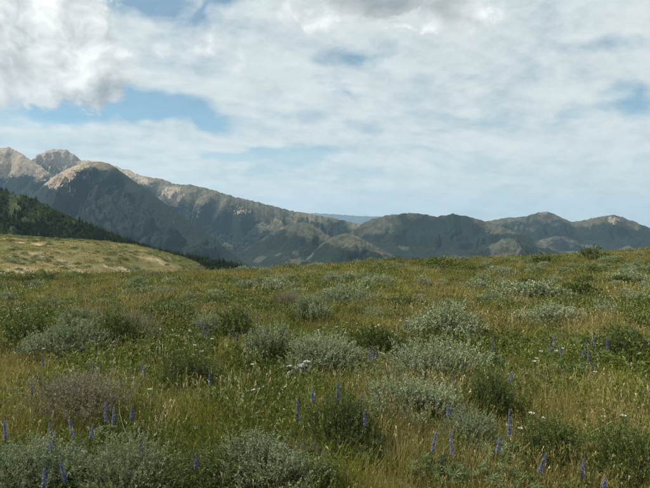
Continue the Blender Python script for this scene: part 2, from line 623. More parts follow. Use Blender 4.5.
def ridge(name, pts, mat, front=1.9, back=1.6, base=-345.0, seed=1, wave=600.0, gully=0.9, rough=0.05,
          rock=lambda px, py, z, g, n: 0 * z, forest=lambda px, py, z, g, n: 0 * z + 1, nc=300, nr=150, jag=0.8, lean=0.0):
    """a mountain ridge from its crest line (photo column, photo row, distance): slopes with spurs and gullies on both sides"""
    pts = np.array(pts, float)
    s = np.linspace(pts[0, 0], pts[-1, 0], nc)
    # smooth interpolation of crest and distance
    cy = np.interp(s, pts[:, 0], pts[:, 1])
    cd = np.interp(s, pts[:, 0], pts[:, 2])
    k = np.array([1, 2, 3, 2, 1], float)
    k /= k.sum()
    cyp = np.pad(cy, 2, mode='edge')
    cy = np.convolve(cyp, k, 'valid')
    for _ in range(3):
        cd = np.convolve(np.pad(cd, 2, mode='edge'), k, 'valid')
    cy = cy + jag * fbm(s * 0.16, s * 0 + seed, seed, 5, 0.62) * 0.9
    dirs = np.array([ray(a, b) for a, b in zip(s, cy)])
    crest = EYE + dirs[:, 2] / dirs[:, 1] * cd
    tanx = dirs[:, 0] / dirs[:, 1]
    H = np.maximum(crest - base, 1.0)
    Hs = H.copy()
    for _ in range(12):
        Hs = np.convolve(np.pad(Hs, 2, mode='edge'), k, 'valid')
    Lf = np.maximum(Hs * front, 120.0)
    Lb = np.maximum(Hs * back, 120.0)
    t1 = np.linspace(0, 1, int(nr * 0.68)) ** 1.25
    t2 = np.linspace(0, 1, int(nr * 0.32)) ** 1.4
    T = np.concatenate([-t2[::-1], t1[1:]])                # -1 far foot .. 0 crest .. 1 near foot
    t = T[:, None]
    at = np.abs(t)
    Yd = cd[None, :] - np.where(t > 0, t * Lf[None, :], t * Lb[None, :])
    X = tanx[None, :] * (cd[None, :] * 0.6 + Yd * 0.4)
    # spurs that run down the slope, wandering, branching lower down
    q = at + 0 * X
    wx = X + wave * 0.5 * fbm(X / (wave * 1.6), Yd / (wave * 1.6), seed + 5, 4) + lean * q * Hs[None, :]
    s1 = np.clip(np.abs(perlin(wx / wave, q * 1.1 + seed, seed + 6)) * 2.3, 0, 1)          # 0 in a gully, 1 on a spur
    s2 = np.clip(np.abs(perlin(wx / (wave * 0.45) + 7, q * 2.0 + seed, seed + 7)) * 2.3, 0, 1)
    s3 = np.clip(np.abs(perlin(wx / (wave * 0.19) + 3, q * 4.0 + seed, seed + 8)) * 2.3, 0, 1)
    g = (1 - s1) * 0.55 + (1 - s2) * 0.30 * sstep(q, 0.05, 0.35) + (1 - s3) * 0.15 * sstep(q, 0.1, 0.3)
    g = g * sstep(q, 0.0, 0.22)
    bulge = 1 - q
    bulge = bulge + 0.16 * np.sin(np.pi * q) * (s1 - 0.3)
    prof = np.clip(bulge, 0, 1) * (1 - gully * 0.80 * g * sstep(1 - q, 0.0, 0.35))
    Z = base + H[None, :] * prof
    det = ridged(X / (wave * 0.30), Yd / (wave * 0.30), seed + 9, 6, 0.55) - 0.45
    Z = Z + H[None, :] * rough * 2.3 * det * sstep(q, 0.02, 0.26) * (1 - q * 0.5)
    px, py = project(X, Yd, Z)
    n = fbm(X / 420.0, Yd / 420.0, seed + 20, 5, 0.55)
    rk = np.clip(rock(px, py, Z, g, n), 0, 1)
    fo = np.clip(forest(px, py, Z, g, n), 0, 1)
    cov = np.stack([rk, fo, 0 * rk], -1).reshape(-1, 3)
    V = np.stack([X, Yd, Z], -1).reshape(-1, 3)
    me = mesh_from(name, V, grid_quads(len(T), nc)[:, ::-1], None, mat, True, {'cover': cov})
    o = obj(name, me, kind='structure')
    return o, (s, T, X, Yd, Z, g, n)


def el(px, py, cx, cy, rx, ry, tilt=0.0):
    c, s_ = math.cos(R(tilt)), math.sin(R(tilt))
    u = ((px - cx) * c + (py - cy) * s_) / rx
    v = (-(px - cx) * s_ + (py - cy) * c) / ry
    return np.exp(-(u * u + v * v))


# far blue range
ridge('far_range', [(150, 226, 28500), (230, 220, 28500), (290, 215, 28500), (311, 213.2, 28500), (330, 213.8, 28500), (350, 215.4, 28500), (365, 216.4, 28500), (379, 216, 28500), (400, 219, 28500), (430, 226, 28500), (460, 234, 28500)],
      M['mt_low'], front=3.0, back=3.0, seed=3, wave=2200, nc=160, nr=50, jag=0.6, forest=lambda px, py, z, g, n: 0 * z - 1)

# bare brown peak at the far left
ridge('brown_peak', [(-190, 176, 6600), (-110, 168, 6600), (-55, 160, 6600), (-22, 153, 6600), (-4, 148.5, 6600), (7, 147, 6600), (14, 149, 6600), (27, 157, 6500), (40, 166, 6400), (50, 173, 6300), (64, 183, 6200), (84, 197, 6000), (105, 212, 5800), (125, 226, 5700)],
      M['mt_high'], front=1.9, seed=21, wave=520, nc=300, nr=170, gully=0.95, rough=0.07, jag=1.0,
      rock=lambda px, py, z, g, n: 1.05 * sstep(z, 330, 700) + 0.45 * n - 0.5 * g + 0.6 * el(px, py, 34, 172, 12, 5, 40) - 0.05,
      forest=lambda px, py, z, g, n: 1.0 - 0.9 * sstep(z, 420, 640) + 0.25 * n + 0.4 * g)

# grey rocky summit and the long ridge that runs down to the right behind everything
ridge('grey_ridge', [(8, 186, 8200), (20, 172, 8100), (33, 160, 8000), (41, 154, 8000), (48, 150, 8000), (56, 149, 8000), (66, 149.7, 8000), (74, 154, 8000), (79, 159.5, 8000), (90, 160.5, 7900), (104, 162, 7800), (115, 166, 7700), (122, 168.5, 7500), (132, 171, 7400), (140, 175.5, 7300), (155, 178, 7200), (166, 180, 7100), (174, 184, 7000), (192, 185, 6800), (207, 188, 6700), (220, 192.5, 6600), (240, 198, 6500), (257, 202, 6500), (272, 205.5, 6500), (288, 210, 6500), (311, 214, 6400), (330, 217.5, 6300), (349, 221.5, 6200), (362, 225, 6000), (385, 233, 5800), (405, 243, 5600), (425, 252, 5500)],
      M['mt_grey'], front=2.1, seed=34, wave=520, nc=560, nr=190, gully=1.05, rough=0.07, jag=1.1,
      rock=lambda px, py, z, g, n: 1.1 * sstep(z, 470, 800) + 0.45 * n + 0.95 * el(px, py, 128, 172, 20, 7, 25) + 0.95 * el(px, py, 176, 194, 15, 16, 35) + 0.6 * el(px, py, 197, 208, 9, 11, -30) + 0.5 * el(px, py, 243, 210, 24, 9, -20) + 0.45 * el(px, py, 150, 184, 14, 6, 30) - 0.2 * g - 0.25,
      forest=lambda px, py, z, g, n: 0.60 - 0.8 * sstep(z, 480, 800) + 0.4 * n + 1.3 * (g - 0.27))

# dark forested dome in front
ridge('dome_mountain', [(20, 204, 5300), (38, 190, 5200), (52, 178, 5100), (66, 169.5, 5000), (76, 165.5, 4950), (88, 162.6, 4900), (100, 161.5, 4850), (108, 163, 4800), (116, 167.5, 4750), (129, 177.5, 4650), (148, 191, 4500), (166, 204, 4350), (185, 217.5, 4200), (203, 230, 4050), (220, 243.5, 3900), (236, 256.5, 3800), (250, 266, 3700), (268, 275, 3600)],
      M['mt_dome'], front=2.0, seed=52, wave=560, nc=420, nr=190, gully=1.0, rough=0.07, jag=0.5,
      rock=lambda px, py, z, g, n: 1.05 * el(px, py, 66, 174, 24, 13, -32) + 0.7 * el(px, py, 48, 180, 11, 5, -30) + 0.75 * el(px, py, 71, 191, 11, 4, -15) + 0.4 * el(px, py, 96, 164, 20, 6) + 0.2 * n - 0.28,
      forest=lambda px, py, z, g, n: 1.0 - 0.95 * sstep(z, 395, 520) - 0.6 * el(px, py, 120, 205, 40, 5, 30) * (n > 0.05) + 0.4 * n + 0.3 * g)

# middle hills
ridge('middle_hill', [(205, 276, 5000), (225, 263, 4950), (240, 253, 4900), (252, 245, 4850), (262, 239, 4800), (274, 231, 4750), (284, 226, 4700), (295, 223, 4700), (305, 222, 4700), (313, 225, 4650), (322, 231, 4600), (335, 240, 4500), (350, 249, 4400), (370, 260, 4300), (390, 270, 4200)],
      M['mt_low'], front=2.2, seed=67, wave=560, nc=240, nr=130, gully=0.75,
      rock=lambda px, py, z, g, n: 0.6 * el(px, py, 282, 228, 12, 2.5, -35) + 0.2 * n - 0.2,
      forest=lambda px, py, z, g, n: 0.55 + 0.5 * n + 1.3 * (g - 0.22))
ridge('middle_hill', [(290, 272, 4200), (305, 260, 4150), (318, 247, 4100), (328, 239, 4050), (337, 235, 4000), (345, 233.5, 4000), (354, 234.5, 4000), (364, 239, 3950), (376, 246, 3900), (390, 254, 3850), (403, 260, 3800), (425, 272, 3700)],
      M['mt_low'], front=2.3, seed=71, wave=480, nc=200, nr=120, gully=0.7,
      rock=lambda px, py, z, g, n: 0.3 * n - 0.15 + 0.3 * el(px, py, 350, 240, 20, 6),
      forest=lambda px, py, z, g, n: 0.52 + 0.5 * n + 1.3 * (g - 0.2))

# range on the right
ridge('right_range', [(318, 262, 5600), (335, 246, 5600), (350, 233, 5700), (362, 223.5, 5800), (372, 219, 5800), (389, 215, 5800), (402, 213.5, 5800), (415, 213, 5800), (424, 214, 5800), (437, 217, 5700), (445, 215, 5700), (452, 213.8, 5700), (460, 215, 5700), (470, 217, 5600), (491, 223, 5500), (510, 230, 5300), (530, 238, 5100), (555, 248, 4900), (580, 258, 4800)],
      M['mt_low'], front=2.2, seed=85, wave=800, nc=340, nr=150, gully=0.95,
      rock=lambda px, py, z, g, n: 0.35 * n - 0.15 + 0.6 * el(px, py, 400, 243, 5, 6),
      forest=lambda px, py, z, g, n: 0.66 + 0.45 * n + 1.4 * (g - 0.25))
ridge('right_range', [(440, 240, 7600), (465, 228, 7600), (485, 221.5, 7600), (505, 218, 7500), (523, 216.8, 7400), (530, 215, 7300), (537, 212.5, 7300), (545, 211.7, 7300), (553, 213, 7300), (562, 218, 7200), (570, 221.5, 7200), (580, 221, 7100), (590, 219, 7000), (602, 216, 6900), (613, 214.7, 6800), (625, 218, 6800), (638, 223, 6700), (650, 228, 6600), (675, 236, 6500), (710, 233, 6400), (760, 226, 6300), (820, 232, 6300)],
      M['mt_low'], front=2.1, seed=93, wave=900, nc=360, nr=150, gully=0.95,
      rock=lambda px, py, z, g, n: 1.0 * el(px, py, 543, 213, 14, 5) + 0.85 * el(px, py, 614, 219, 15, 8) + 0.5 * el(px, py, 578, 223, 12, 3) + 0.35 * n - 0.2,
      forest=lambda px, py, z, g, n: 0.67 + 0.45 * n + 1.4 * (g - 0.25) - 0.5 * sstep(z, 60, 140))
ridge('pale_knoll', [(452, 262, 4300), (470, 253, 4250), (485, 247.5, 4200), (495, 243, 4200), (503, 239, 4200), (509, 237.8, 4200), (516, 239.5, 4200), (533, 247, 4150), (552, 256, 4100), (575, 266, 4000)],
      M['mt_low'], front=2.4, seed=104, wave=300, nc=160, nr=100, gully=0.7,
      rock=lambda px, py, z, g, n: 0.55 * el(px, py, 503, 243, 14, 4.5, -25) + 0.3 * n - 0.12,
      forest=lambda px, py, z, g, n: 0.45 + 0.7 * n + 0.5 * (g - 0.2))

# near forested hillside on the left and a green spur at its foot
hill_o, HILL = ridge('forested_hill', [(-330, 140, 1250), (-200, 160, 1250), (-100, 172, 1230), (-40, 183, 1210), (0, 191, 1200), (18, 196, 1180), (37, 203, 1150), (74, 221, 1100), (111, 238, 1040), (148, 251.5, 980), (166, 257, 940), (190, 262, 910), (215, 266, 890), (240, 271, 870), (268, 286, 840)],
      M['mt_near'], front=2.6, back=1.2, base=-110, seed=112, wave=170, nc=300, nr=120, gully=0.55, jag=0.3,
      rock=lambda px, py, z, g, n: 0.15 * n - 0.2,
      forest=lambda px, py, z, g, n: 0.15 + 0.5 * n)
spur_o, SPUR = ridge('green_spur', [(120, 262, 1900), (150, 258, 1900), (170, 256.5, 1850), (190, 258.5, 1800), (210, 262, 1750), (235, 267, 1700), (265, 275, 1650), (290, 285, 1600)],
      M['mt_near'], front=2.6, back=1.2, base=-230, seed=121, wave=220, nc=120, nr=80, gully=0.5, jag=0.3,
      rock=lambda px, py, z, g, n: 0.15 * n - 0.2,
      forest=lambda px, py, z, g, n: 0.2 + 0.5 * n)

# ------------------------------------------------------------------ haze
hx0 = 31500.0
bmv = [(-hx0, -hx0, -420), (hx0, -hx0, -420), (hx0, hx0, -420), (-hx0, hx0, -420), (-hx0, -hx0, 1150), (hx0, -hx0, 1150), (hx0, hx0, 1150), (-hx0, hx0, 1150)]
bq = [(0, 3, 2, 1), (4, 5, 6, 7), (0, 1, 5, 4), (1, 2, 6, 5), (2, 3, 7, 6), (3, 0, 4, 7)]
hm = bpy.data.materials.new('haze_air')
hm.use_nodes = True
ht = NT(hm.node_tree)
ht.n.clear()
ho = ht.n.new('ShaderNodeOutputMaterial')
pv = ht.n.new('ShaderNodeVolumePrincipled')
pv.inputs['Color'].default_value = (0.47, 0.74, 1.0, 1)
pv.inputs['Density'].default_value = 2.6e-5
pv.inputs['Anisotropy'].default_value = 0.25
ht.l.new(pv.outputs[0], ho.inputs['Volume'])
haze = obj('haze', mesh_from('haze', bmv, bq, None, hm), kind='stuff')


# ------------------------------------------------------------------ plant builders
class PB:
    """collects quads of leaves, blades and stems with a tint per piece"""
    def __init__(self, seed):
        self.r = np.random.default_rng(seed)
        self.V, self.Q, self.T = [], [], []
        self.n = 0

    def push(self, V, Q, T):
        self.V.append(V.reshape(-1, 3))
        self.Q.append(Q.reshape(-1, 4) + self.n)
        self.T.append(T.reshape(-1))
        self.n += V.reshape(-1, 3).shape[0]

    def leaves(self, base, d, L, W, tint=None, mid=0.5):
        n = len(base)
        d = d / (np.linalg.norm(d, axis=1, keepdims=True) + 1e-9)
        s = np.cross(d, self.r.normal(size=(n, 3)))
        s /= (np.linalg.norm(s, axis=1, keepdims=True) + 1e-9)
        L = np.broadcast_to(np.asarray(L, float), (n,))[:, None]
        W = np.broadcast_to(np.asarray(W, float), (n,))[:, None]
        up = np.cross(s, d) * L * 0.08
        V = np.stack([base, base + d * L * mid + s * W * 0.5 + up, base + d * L, base + d * L * mid - s * W * 0.5 + up], 1)
        Q = np.arange(n)[:, None] * 4 + np.arange(4)[None, :]
        if tint is None:
            tint = self.r.random(n)
        self.push(V, Q, np.repeat(tint, 4))

    def blades(self, root, az, L, W, lean, bend, S=3, tint=None, tipw=0.08):
        n = len(root)
        t = np.linspace(0, 1, S + 1)[None, :]
        L, W, lean, bend, az = (np.broadcast_to(np.asarray(a, float), (n,))[:, None] for a in (L, W, lean, bend, az))
        hor = L * (lean * t + bend * t * t)
        ver = L * t * np.sqrt(np.clip(1 - (lean + bend * t) ** 2 * 0.6, 0.1, 1))
        tw = az + math.pi / 2 + self.r.normal(0, 0.5, (n, 1))
        w = W * 0.5 * (1 - (1 - tipw) * t ** 1.5)
        c = np.stack([root[:, None, 0] + np.cos(az) * hor, root[:, None, 1] + np.sin(az) * hor, root[:, None, 2] + ver], -1)
        sd = np.stack([np.cos(tw) * w, np.sin(tw) * w, 0 * w], -1)
        V = np.stack([c - sd, c + sd], 2)                    # n, S+1, 2, 3
        k = np.arange(S)[None, :, None] * 2 + np.arange(n)[:, None, None] * (2 * (S + 1))
        Q = k + np.array([0, 1, 3, 2])[None, None, :]
        if tint is None:
            tint = self.r.random(n)
        self.push(V, Q, np.repeat(tint, 2 * (S + 1)))
        return c

    def tube(self, pts, rad, sides=5, tint=0.5):
        pts = np.asarray(pts, float)
        rad = np.broadcast_to(np.asarray(rad, float), (len(pts),))
        tg = np.gradient(pts, axis=0)
        tg /= (np.linalg.norm(tg, axis=1, keepdims=True) + 1e-9)
        ref = np.array([0.3, 0.9, 0.25]) if abs(tg[0, 2]) > 0.6 else np.array([0.1, 0.2, 1.0])
        a = np.cross(tg, ref)
        a /= (np.linalg.norm(a, axis=1, keepdims=True) + 1e-9)
        b = np.cross(tg, a)
        th = np.linspace(0, 2 * math.pi, sides, endpoint=False)
        V = pts[:, None, :] + rad[:, None, None] * (np.cos(th)[None, :, None] * a[:, None, :] + np.sin(th)[None, :, None] * b[:, None, :])
        Q = grid_quads(len(pts), sides, True)
        self.push(V, Q, np.full(len(pts) * sides, tint))

    def mesh(self, name, mat, smooth=False):
        return mesh_from(name, np.concatenate(self.V), np.concatenate(self.Q), None, mat, smooth, {'tint': np.concatenate(self.T)})


def crooked(r, a, b, n=6, amp=0.08):
    a, b = np.asarray(a, float), np.asarray(b, float)
    t = np.linspace(0, 1, n)[:, None]
    p = a * (1 - t) + b * t
    L = np.linalg.norm(b - a)
    j = r.normal(0, amp * L, (n, 3))
    j[0] = 0
    j[-1] = 0
    p = p + j
    p[:, 2] += np.sin(t[:, 0] * math.pi) * 0.10 * L
    return p


def bush(seed, name, leafm, nclump, ntw, nleaf, LL, LW, height=0.55, twl=(0.10, 0.20), upright=0.9, stems=True, spread=0.14, thick=1.0):
    """one bush, 1 unit wide: woody stems to clumps of twigs that carry the leaves"""
    b = PB(seed)
    st = PB(seed + 1)
    r = b.r
    # clump centres spread over a dome
    k = np.arange(nclump) + 0.5
    phi = k * 2.39996 + r.uniform(0, 6)
    zc = 1 - k / nclump * 0.92
    rad = np.sqrt(np.clip(1 - zc * zc, 0, 1))
    lob = 1 + 0.42 * np.sin(phi * 2 + r.uniform(0, 6)) * r.uniform(0.5, 1, nclump) + r.normal(0, 0.10, nclump)
    C = np.stack([np.cos(phi) * rad * 0.42 * lob, np.sin(phi) * rad * 0.42 * lob, (0.16 + zc * 0.80 * (0.85 + 0.15 * lob)) * height * 0.85 * r.uniform(0.78, 1.1, nclump)], -1)
    ctint = r.uniform(-0.22, 0.22, nclump)
    for i in range(nclump):
        p0 = np.array([r.normal(0, 0.03), r.normal(0, 0.03), -0.03])
        if stems:
            pl = crooked(r, p0, C[i], 6, 0.06)
            st.tube(pl, np.linspace(0.016, 0.005, 6) * thick, 5, r.random())
        tb = C[i] + r.normal(0, spread, (ntw, 3)) * np.array([1, 1, 0.55])
        tb[:, 2] = np.maximum(tb[:, 2], 0.02)
        outw = tb * np.array([1, 1, 0.6])
        outw /= (np.linalg.norm(outw, axis=1, keepdims=True) + 1e-6)
        d = outw * 0.55 + np.array([0, 0, upright]) + r.normal(0, 0.28, (ntw, 3))
        d /= np.linalg.norm(d, axis=1, keepdims=True)
        L = r.uniform(twl[0], twl[1], ntw)
        if stems:
            # twigs as thin strips
            e = tb + d * L[:, None] * 0.9
            back = tb - d * 0.05 + (C[i] - tb) * 0.4
            s = np.cross(d, r.normal(size=(ntw, 3)))
            s /= np.linalg.norm(s, axis=1, keepdims=True)
            s *= 0.0022 * thick
            V = np.stack([back - s, back + s, e + s * 0.4, e - s * 0.4], 1)
            st.push(V, np.arange(ntw)[:, None] * 4 + np.arange(4)[None, :], np.repeat(r.random(ntw), 4))
        tt = r.uniform(0.05, 1.0, (ntw, nleaf))
        base = tb[:, None, :] + d[:, None, :] * (L[:, None] * tt)[..., None]
        dl = d[:, None, :] * 0.75 + r.normal(0, 0.5, (ntw, nleaf, 3))
        n = ntw * nleaf
        tint = np.clip(r.random(n) * 0.7 + 0.15 + ctint[i] + np.repeat(r.normal(0, 0.1, ntw), nleaf), 0, 1)
        b.leaves(base.reshape(-1, 3), dl.reshape(-1, 3), r.uniform(LL[0], LL[1], n), r.uniform(LW[0], LW[1], n), tint)
    return b.mesh(name + '_foliage', leafm), (st.mesh(name + '_stems', M['bark'], True) if stems else None)


BUSH = {}
SV = [(17, 0.115, 0.56, 0.75), (10, 0.10, 0.62, 1.0), (13, 0.15, 0.50, 0.6), (21, 0.09, 0.60, 0.85), (8, 0.13, 0.52, 0.9)]
for k, (ncl, spd, hh, upr) in enumerate(SV):
    q = 17.0 / ncl
    BUSH['sage_near', k] = bush(200 + k, 'sage_near', M['sage'], ncl, int(62 * q), 26, (0.018, 0.034), (0.007, 0.0115), hh, (0.08, 0.19), upr, spread=spd)
    BUSH['sage_mid', k] = bush(220 + k, 'sage_mid', M['sage'], ncl, int(36 * q), 18, (0.028, 0.05), (0.012, 0.019), hh, (0.08, 0.19), upr, spread=spd)
    BUSH['sage_far', k] = bush(240 + k, 'sage_far', M['sage'], ncl, int(16 * q), 9, (0.05, 0.085), (0.024, 0.040), hh, (0.08, 0.17), upr, spread=spd)
for k in range(2):
    BUSH['brown_near', k] = bush(260 + k, 'brown_near', M['sage_b'], 16, 60, 18, (0.016, 0.03), (0.005, 0.008))
    BUSH['shrub_near', k] = bush(270 + k, 'shrub_near', M['shrub'], 16, 46, 16, (0.028, 0.05), (0.010, 0.018), 0.6, (0.10, 0.22), 0.7)
    BUSH['shrub_mid', k] = bush(280 + k, 'shrub_mid', M['shrub'], 14, 28, 12, (0.04, 0.07), (0.016, 0.028), 0.6, (0.10, 0.2), 0.6)
    BUSH['shrub_far', k] = bush(290 + k, 'shrub_far', M['shrub'], 12, 16, 8, (0.06, 0.10), (0.028, 0.048), 0.62, (0.1, 0.18), 0.5)
    BUSH['yellow_near', k] = bush(296 + k, 'yellow_near', M['yellow'], 8, 30, 10, (0.04, 0.07), (0.012, 0.02), 0.7, (0.1, 0.2), 1.2)

FOOT = []          # (x, y, radius) kept clear of grass


def place_bush(kind, variant, x, y, w, h, label, category, group=None, name='sagebrush', sink=0.0):
    fo, st = BUSH[kind, variant]
    z = float(gz(x, y)) - sink
    rz = random.uniform(0, 6.28)
    lop = random.uniform(0.8, 1.2)
    o = empty(name, (x, y, z), rz, (w * lop, w / lop, h), label, category, group)
    o.rotation_euler = (random.gauss(0, 0.10), random.gauss(0, 0.10), rz)
    obj('foliage', fo, o, kind='stuff')
    if st is not None:
        obj('woody_stems', st, o, kind='stuff')
    FOOT.append((x, y, w * 0.36))
    return o


def tier(kind, dist):
    if kind == 'brown':
        return 'brown_near'
    if kind == 'yellow':
        return 'yellow_near'
    return kind + ('_near' if dist < 7.5 else '_mid' if dist < 16 else '_far')


# (kind, column, base row, width, height in photo pixels, label)
PLANTS = [
    ('sage', 22, 505, 110, 80, 'pale soft sagebrush cut off by the bottom left corner'),
    ('brown', 78, 426, 118, 56, 'wide dull brown-grey sagebrush behind the lower left lupines'),
    ('sage', 128, 498, 90, 72, 'grey sagebrush at the bottom edge right of the lower left lupines'),
    ('sage', 262, 494, 104, 66, 'broad grey-green sagebrush at the bottom edge in the middle'),
    ('shrub', 205, 500, 100, 52, 'dark green leafy shrub at the bottom edge left of the middle sagebrush'),
    ('shrub', 318, 500, 70, 44, 'low dark green shrub at the bottom edge right of the middle sagebrush'),
    ('sage', 415, 434, 92, 54, 'silvery sagebrush beside the tallest lupine spikes'),
    ('sage', 433, 388, 100, 48, 'largest rounded silvery sagebrush in the right middle of the meadow'),
    ('sage', 446, 344, 70, 38, 'round pale sagebrush just behind the largest one'),
    ('sage', 268, 363, 50, 40, 'upright sagebrush behind the pale gnarled deadwood, left of its neighbour'),
    ('sage', 322, 373, 88, 38, 'wide low sagebrush directly above the pale gnarled deadwood'),
    ('sage', 313, 324, 40, 28, 'small dense sagebrush in front of the wider one on the central rise'),
    ('sage', 345, 307, 46, 23, 'wide pale sagebrush on the central rise of the meadow'),
    ('brown', 288, 310, 28, 19, 'small brown sagebrush at the left end of the central trio'),
    ('sage', 544, 326, 58, 21, 'flat-topped pale sagebrush lying lowest of the right hand pair'),
    ('sage', 531, 300, 52, 20, 'silvery sagebrush uphill of the flat-topped one on the right'),
    ('shrub', 579, 298, 34, 17, 'round dark green shrub right of the silvery sagebrush pair'),
    ('shrub', 618, 285, 22, 9, 'green shrub near the right edge on the upper meadow'),
    ('sage', 70, 362, 68, 38, 'tall feathery sagebrush left of the weathered dead branches'),
    ('shrub', 112, 352, 44, 36, 'dark bushy shrub hung over the weathered dead branches'),
    ('brown', 128, 345, 54, 30, 'brown-purple withered bush right of the feathery sagebrush'),
    ('sage', 76, 333, 40, 24, 'small grey sagebrush uphill of the feathery one on the left'),
    ('sage', 210, 337, 34, 24, 'small pale sagebrush left of the middle lupine patch'),
    ('sage', 188, 307, 20, 14, 'tiny pale sagebrush tuft standing alone in the left meadow'),
    ('shrub', 489, 426, 46, 52, 'upright dark green bush right of the silvery sagebrush'),
    ('shrub', 340, 458, 62, 56, 'dark green leafy bush below the tallest lupine spikes'),
    ('sage', 637, 307, 30, 14, 'small pale sagebrush at the right edge'),
    ('sage', 632, 282, 34, 11, 'low silvery sagebrush on the rise at the right edge'),
    ('shrub', 627, 492, 80, 80, 'tall pale green bush in the bottom right corner'),
    ('shrub', 553, 470, 70, 48, 'low green bush among grasses left of the bottom right corner'),
    ('shrub', 622, 362, 52, 36, 'green bush under the lupines by the right edge'),
    ('shrub', 235, 338, 50, 28, 'green bush under the middle lupine patch'),
    ('yellow', 115, 432, 26, 20, 'small bright yellow-green plant in front of the brown-grey sagebrush'),
    ('shrub', 30, 352, 60, 34, 'dark green shrub at the left edge below the meadow slope'),
    ('shrub', 170, 326, 60, 24, 'low green shrub patch left of the small pale sagebrush'),
    ('shrub', 372, 356, 50, 28, 'low green shrub left of the round pale sagebrush'),
    ('shrub', 190, 392, 60, 36, 'green shrub in the left foreground grass behind the stick'),
    ('sage', 470, 452, 60, 40, 'thin grey sagebrush in the foreground left of the blue lupines'),
    ('shrub', 404, 311, 30, 15, 'small green shrub right of the central rise'),
    ('sage', 405, 310, 22, 12, 'tiny grey sagebrush beside the small green shrub'),
    ('sage', 478, 291, 24, 12, 'tiny silvery sagebrush left of the upper right pair'),
    ('brown', 305, 470, 40, 30, 'dry brown bush between the two bottom edge shrubs'),
    ('shrub', 590, 261, 20, 14, 'rounded green bush breaking the skyline of the meadow on the right'),
    ('shrub', 440, 268, 34, 11, 'dark green bush on the meadow crest left of the skyline bush'),
    ('shrub', 544, 265, 26, 10, 'low green bush on the meadow crest just left of the skyline bush'),
]
for i, (kind, cx, by, wpx, hpx, lab) in enumerate(PLANTS):
    p = on_ground(cx, by)
    if p is None:
        p = on_ground(cx, by + 3)
    d = math.hypot(*p)
    w = wpx * p[1] / F * 0.86
    h = hpx * p[1] / F / (0.62 if by < 480 else 0.78)
    tk = tier(kind, d)
    nv = len([1 for kk in BUSH if kk[0] == tk])
    nm = {'sage': 'sagebrush', 'brown': 'sagebrush', 'shrub': 'green_shrub', 'yellow': 'leafy_plant'}[kind]
    cat = {'sage': 'sagebrush', 'brown': 'sagebrush', 'shrub': 'shrub', 'yellow': 'plant'}[kind]
    place_bush(tk, i % nv, p[0], p[1], w, h, lab, cat, None, nm)


def in_view(x, y, margin=1.0):
    return abs(x) < y * 0.60 + margin and y > 1.0


def free(x, y, w):
    return all((x - a) ** 2 + (y - b) ** 2 > (w * 0.5 + c) ** 2 for a, b, c in FOOT)


REF = ['the bottom left corner sagebrush', 'the wide brown-grey sagebrush', 'the bottom edge grey sagebrush', 'the broad bottom middle sagebrush',
       'the dark bottom edge shrub', 'the low bottom edge shrub', 'the silvery sagebrush by the lupines', 'the largest rounded sagebrush',
       'the round pale sagebrush', 'the upright sagebrush', 'the wide low sagebrush', 'the small dense central sagebrush', 'the central rise sagebrush',
       'the small brown central sagebrush', 'the flat-topped right sagebrush', 'the silvery upper right sagebrush', 'the round dark right shrub',
       'the green shrub near the right edge', 'the feathery left sagebrush', 'the dark shrub over the deadwood', 'the brown-purple withered bush',
       'the grey sagebrush uphill on the left', 'the pale sagebrush by the middle lupines', 'the lone tiny left tuft', 'the upright dark green bush',
       'the bush below the tallest lupine', 'the small right edge sagebrush', 'the silvery right edge sagebrush', 'the bottom right corner bush',
       'the low lower right bush', 'the bush under the right lupines', 'the bush under the middle lupines', 'the yellow-green plant',
       'the dark left edge shrub', 'the low left shrub patch', 'the low shrub right of centre', 'the shrub behind the stick', 'the thin grey sagebrush',
       'the small shrub by the central rise', 'the tiny sagebrush by the small shrub', 'the tiny upper right sagebrush', 'the dry brown bottom bush',
       'the skyline bush', 'the dark crest bush', 'the low crest bush']
NAMED = [(FOOT[i][0], FOOT[i][1], REF[i]) for i in range(len(PLANTS))]
SEEN = {}


def own_label(kind, x, y, w):
    """say which bush it is by its size and the named plant it stands nearest to"""
    size = 'tiny' if w < 0.35 else 'small' if w < 0.48 else 'middling' if w < 0.62 else 'broad'
    base = ('pale ' if kind == 'sage' else 'dark ') + ('sagebrush' if kind == 'sage' else 'green shrub')
    for a, b, ref in sorted(NAMED, key=lambda q: ((q[0] - x) / 1.0) ** 2 + ((q[1] - y) / 2.0) ** 2)[:3]:
        ax, ay = x / y - a / b, y - b
        if abs(ax) * y > abs(ay) * 0.5:
            rel = ('right of ' if ax > 0 else 'left of ')
        else:
            rel = ('uphill behind ' if ay > 0 else 'in front of ')
        lab = size + ' ' + base + ' ' + rel + ref
        if lab not in SEEN:
            SEEN[lab] = 1
            return lab
    return None


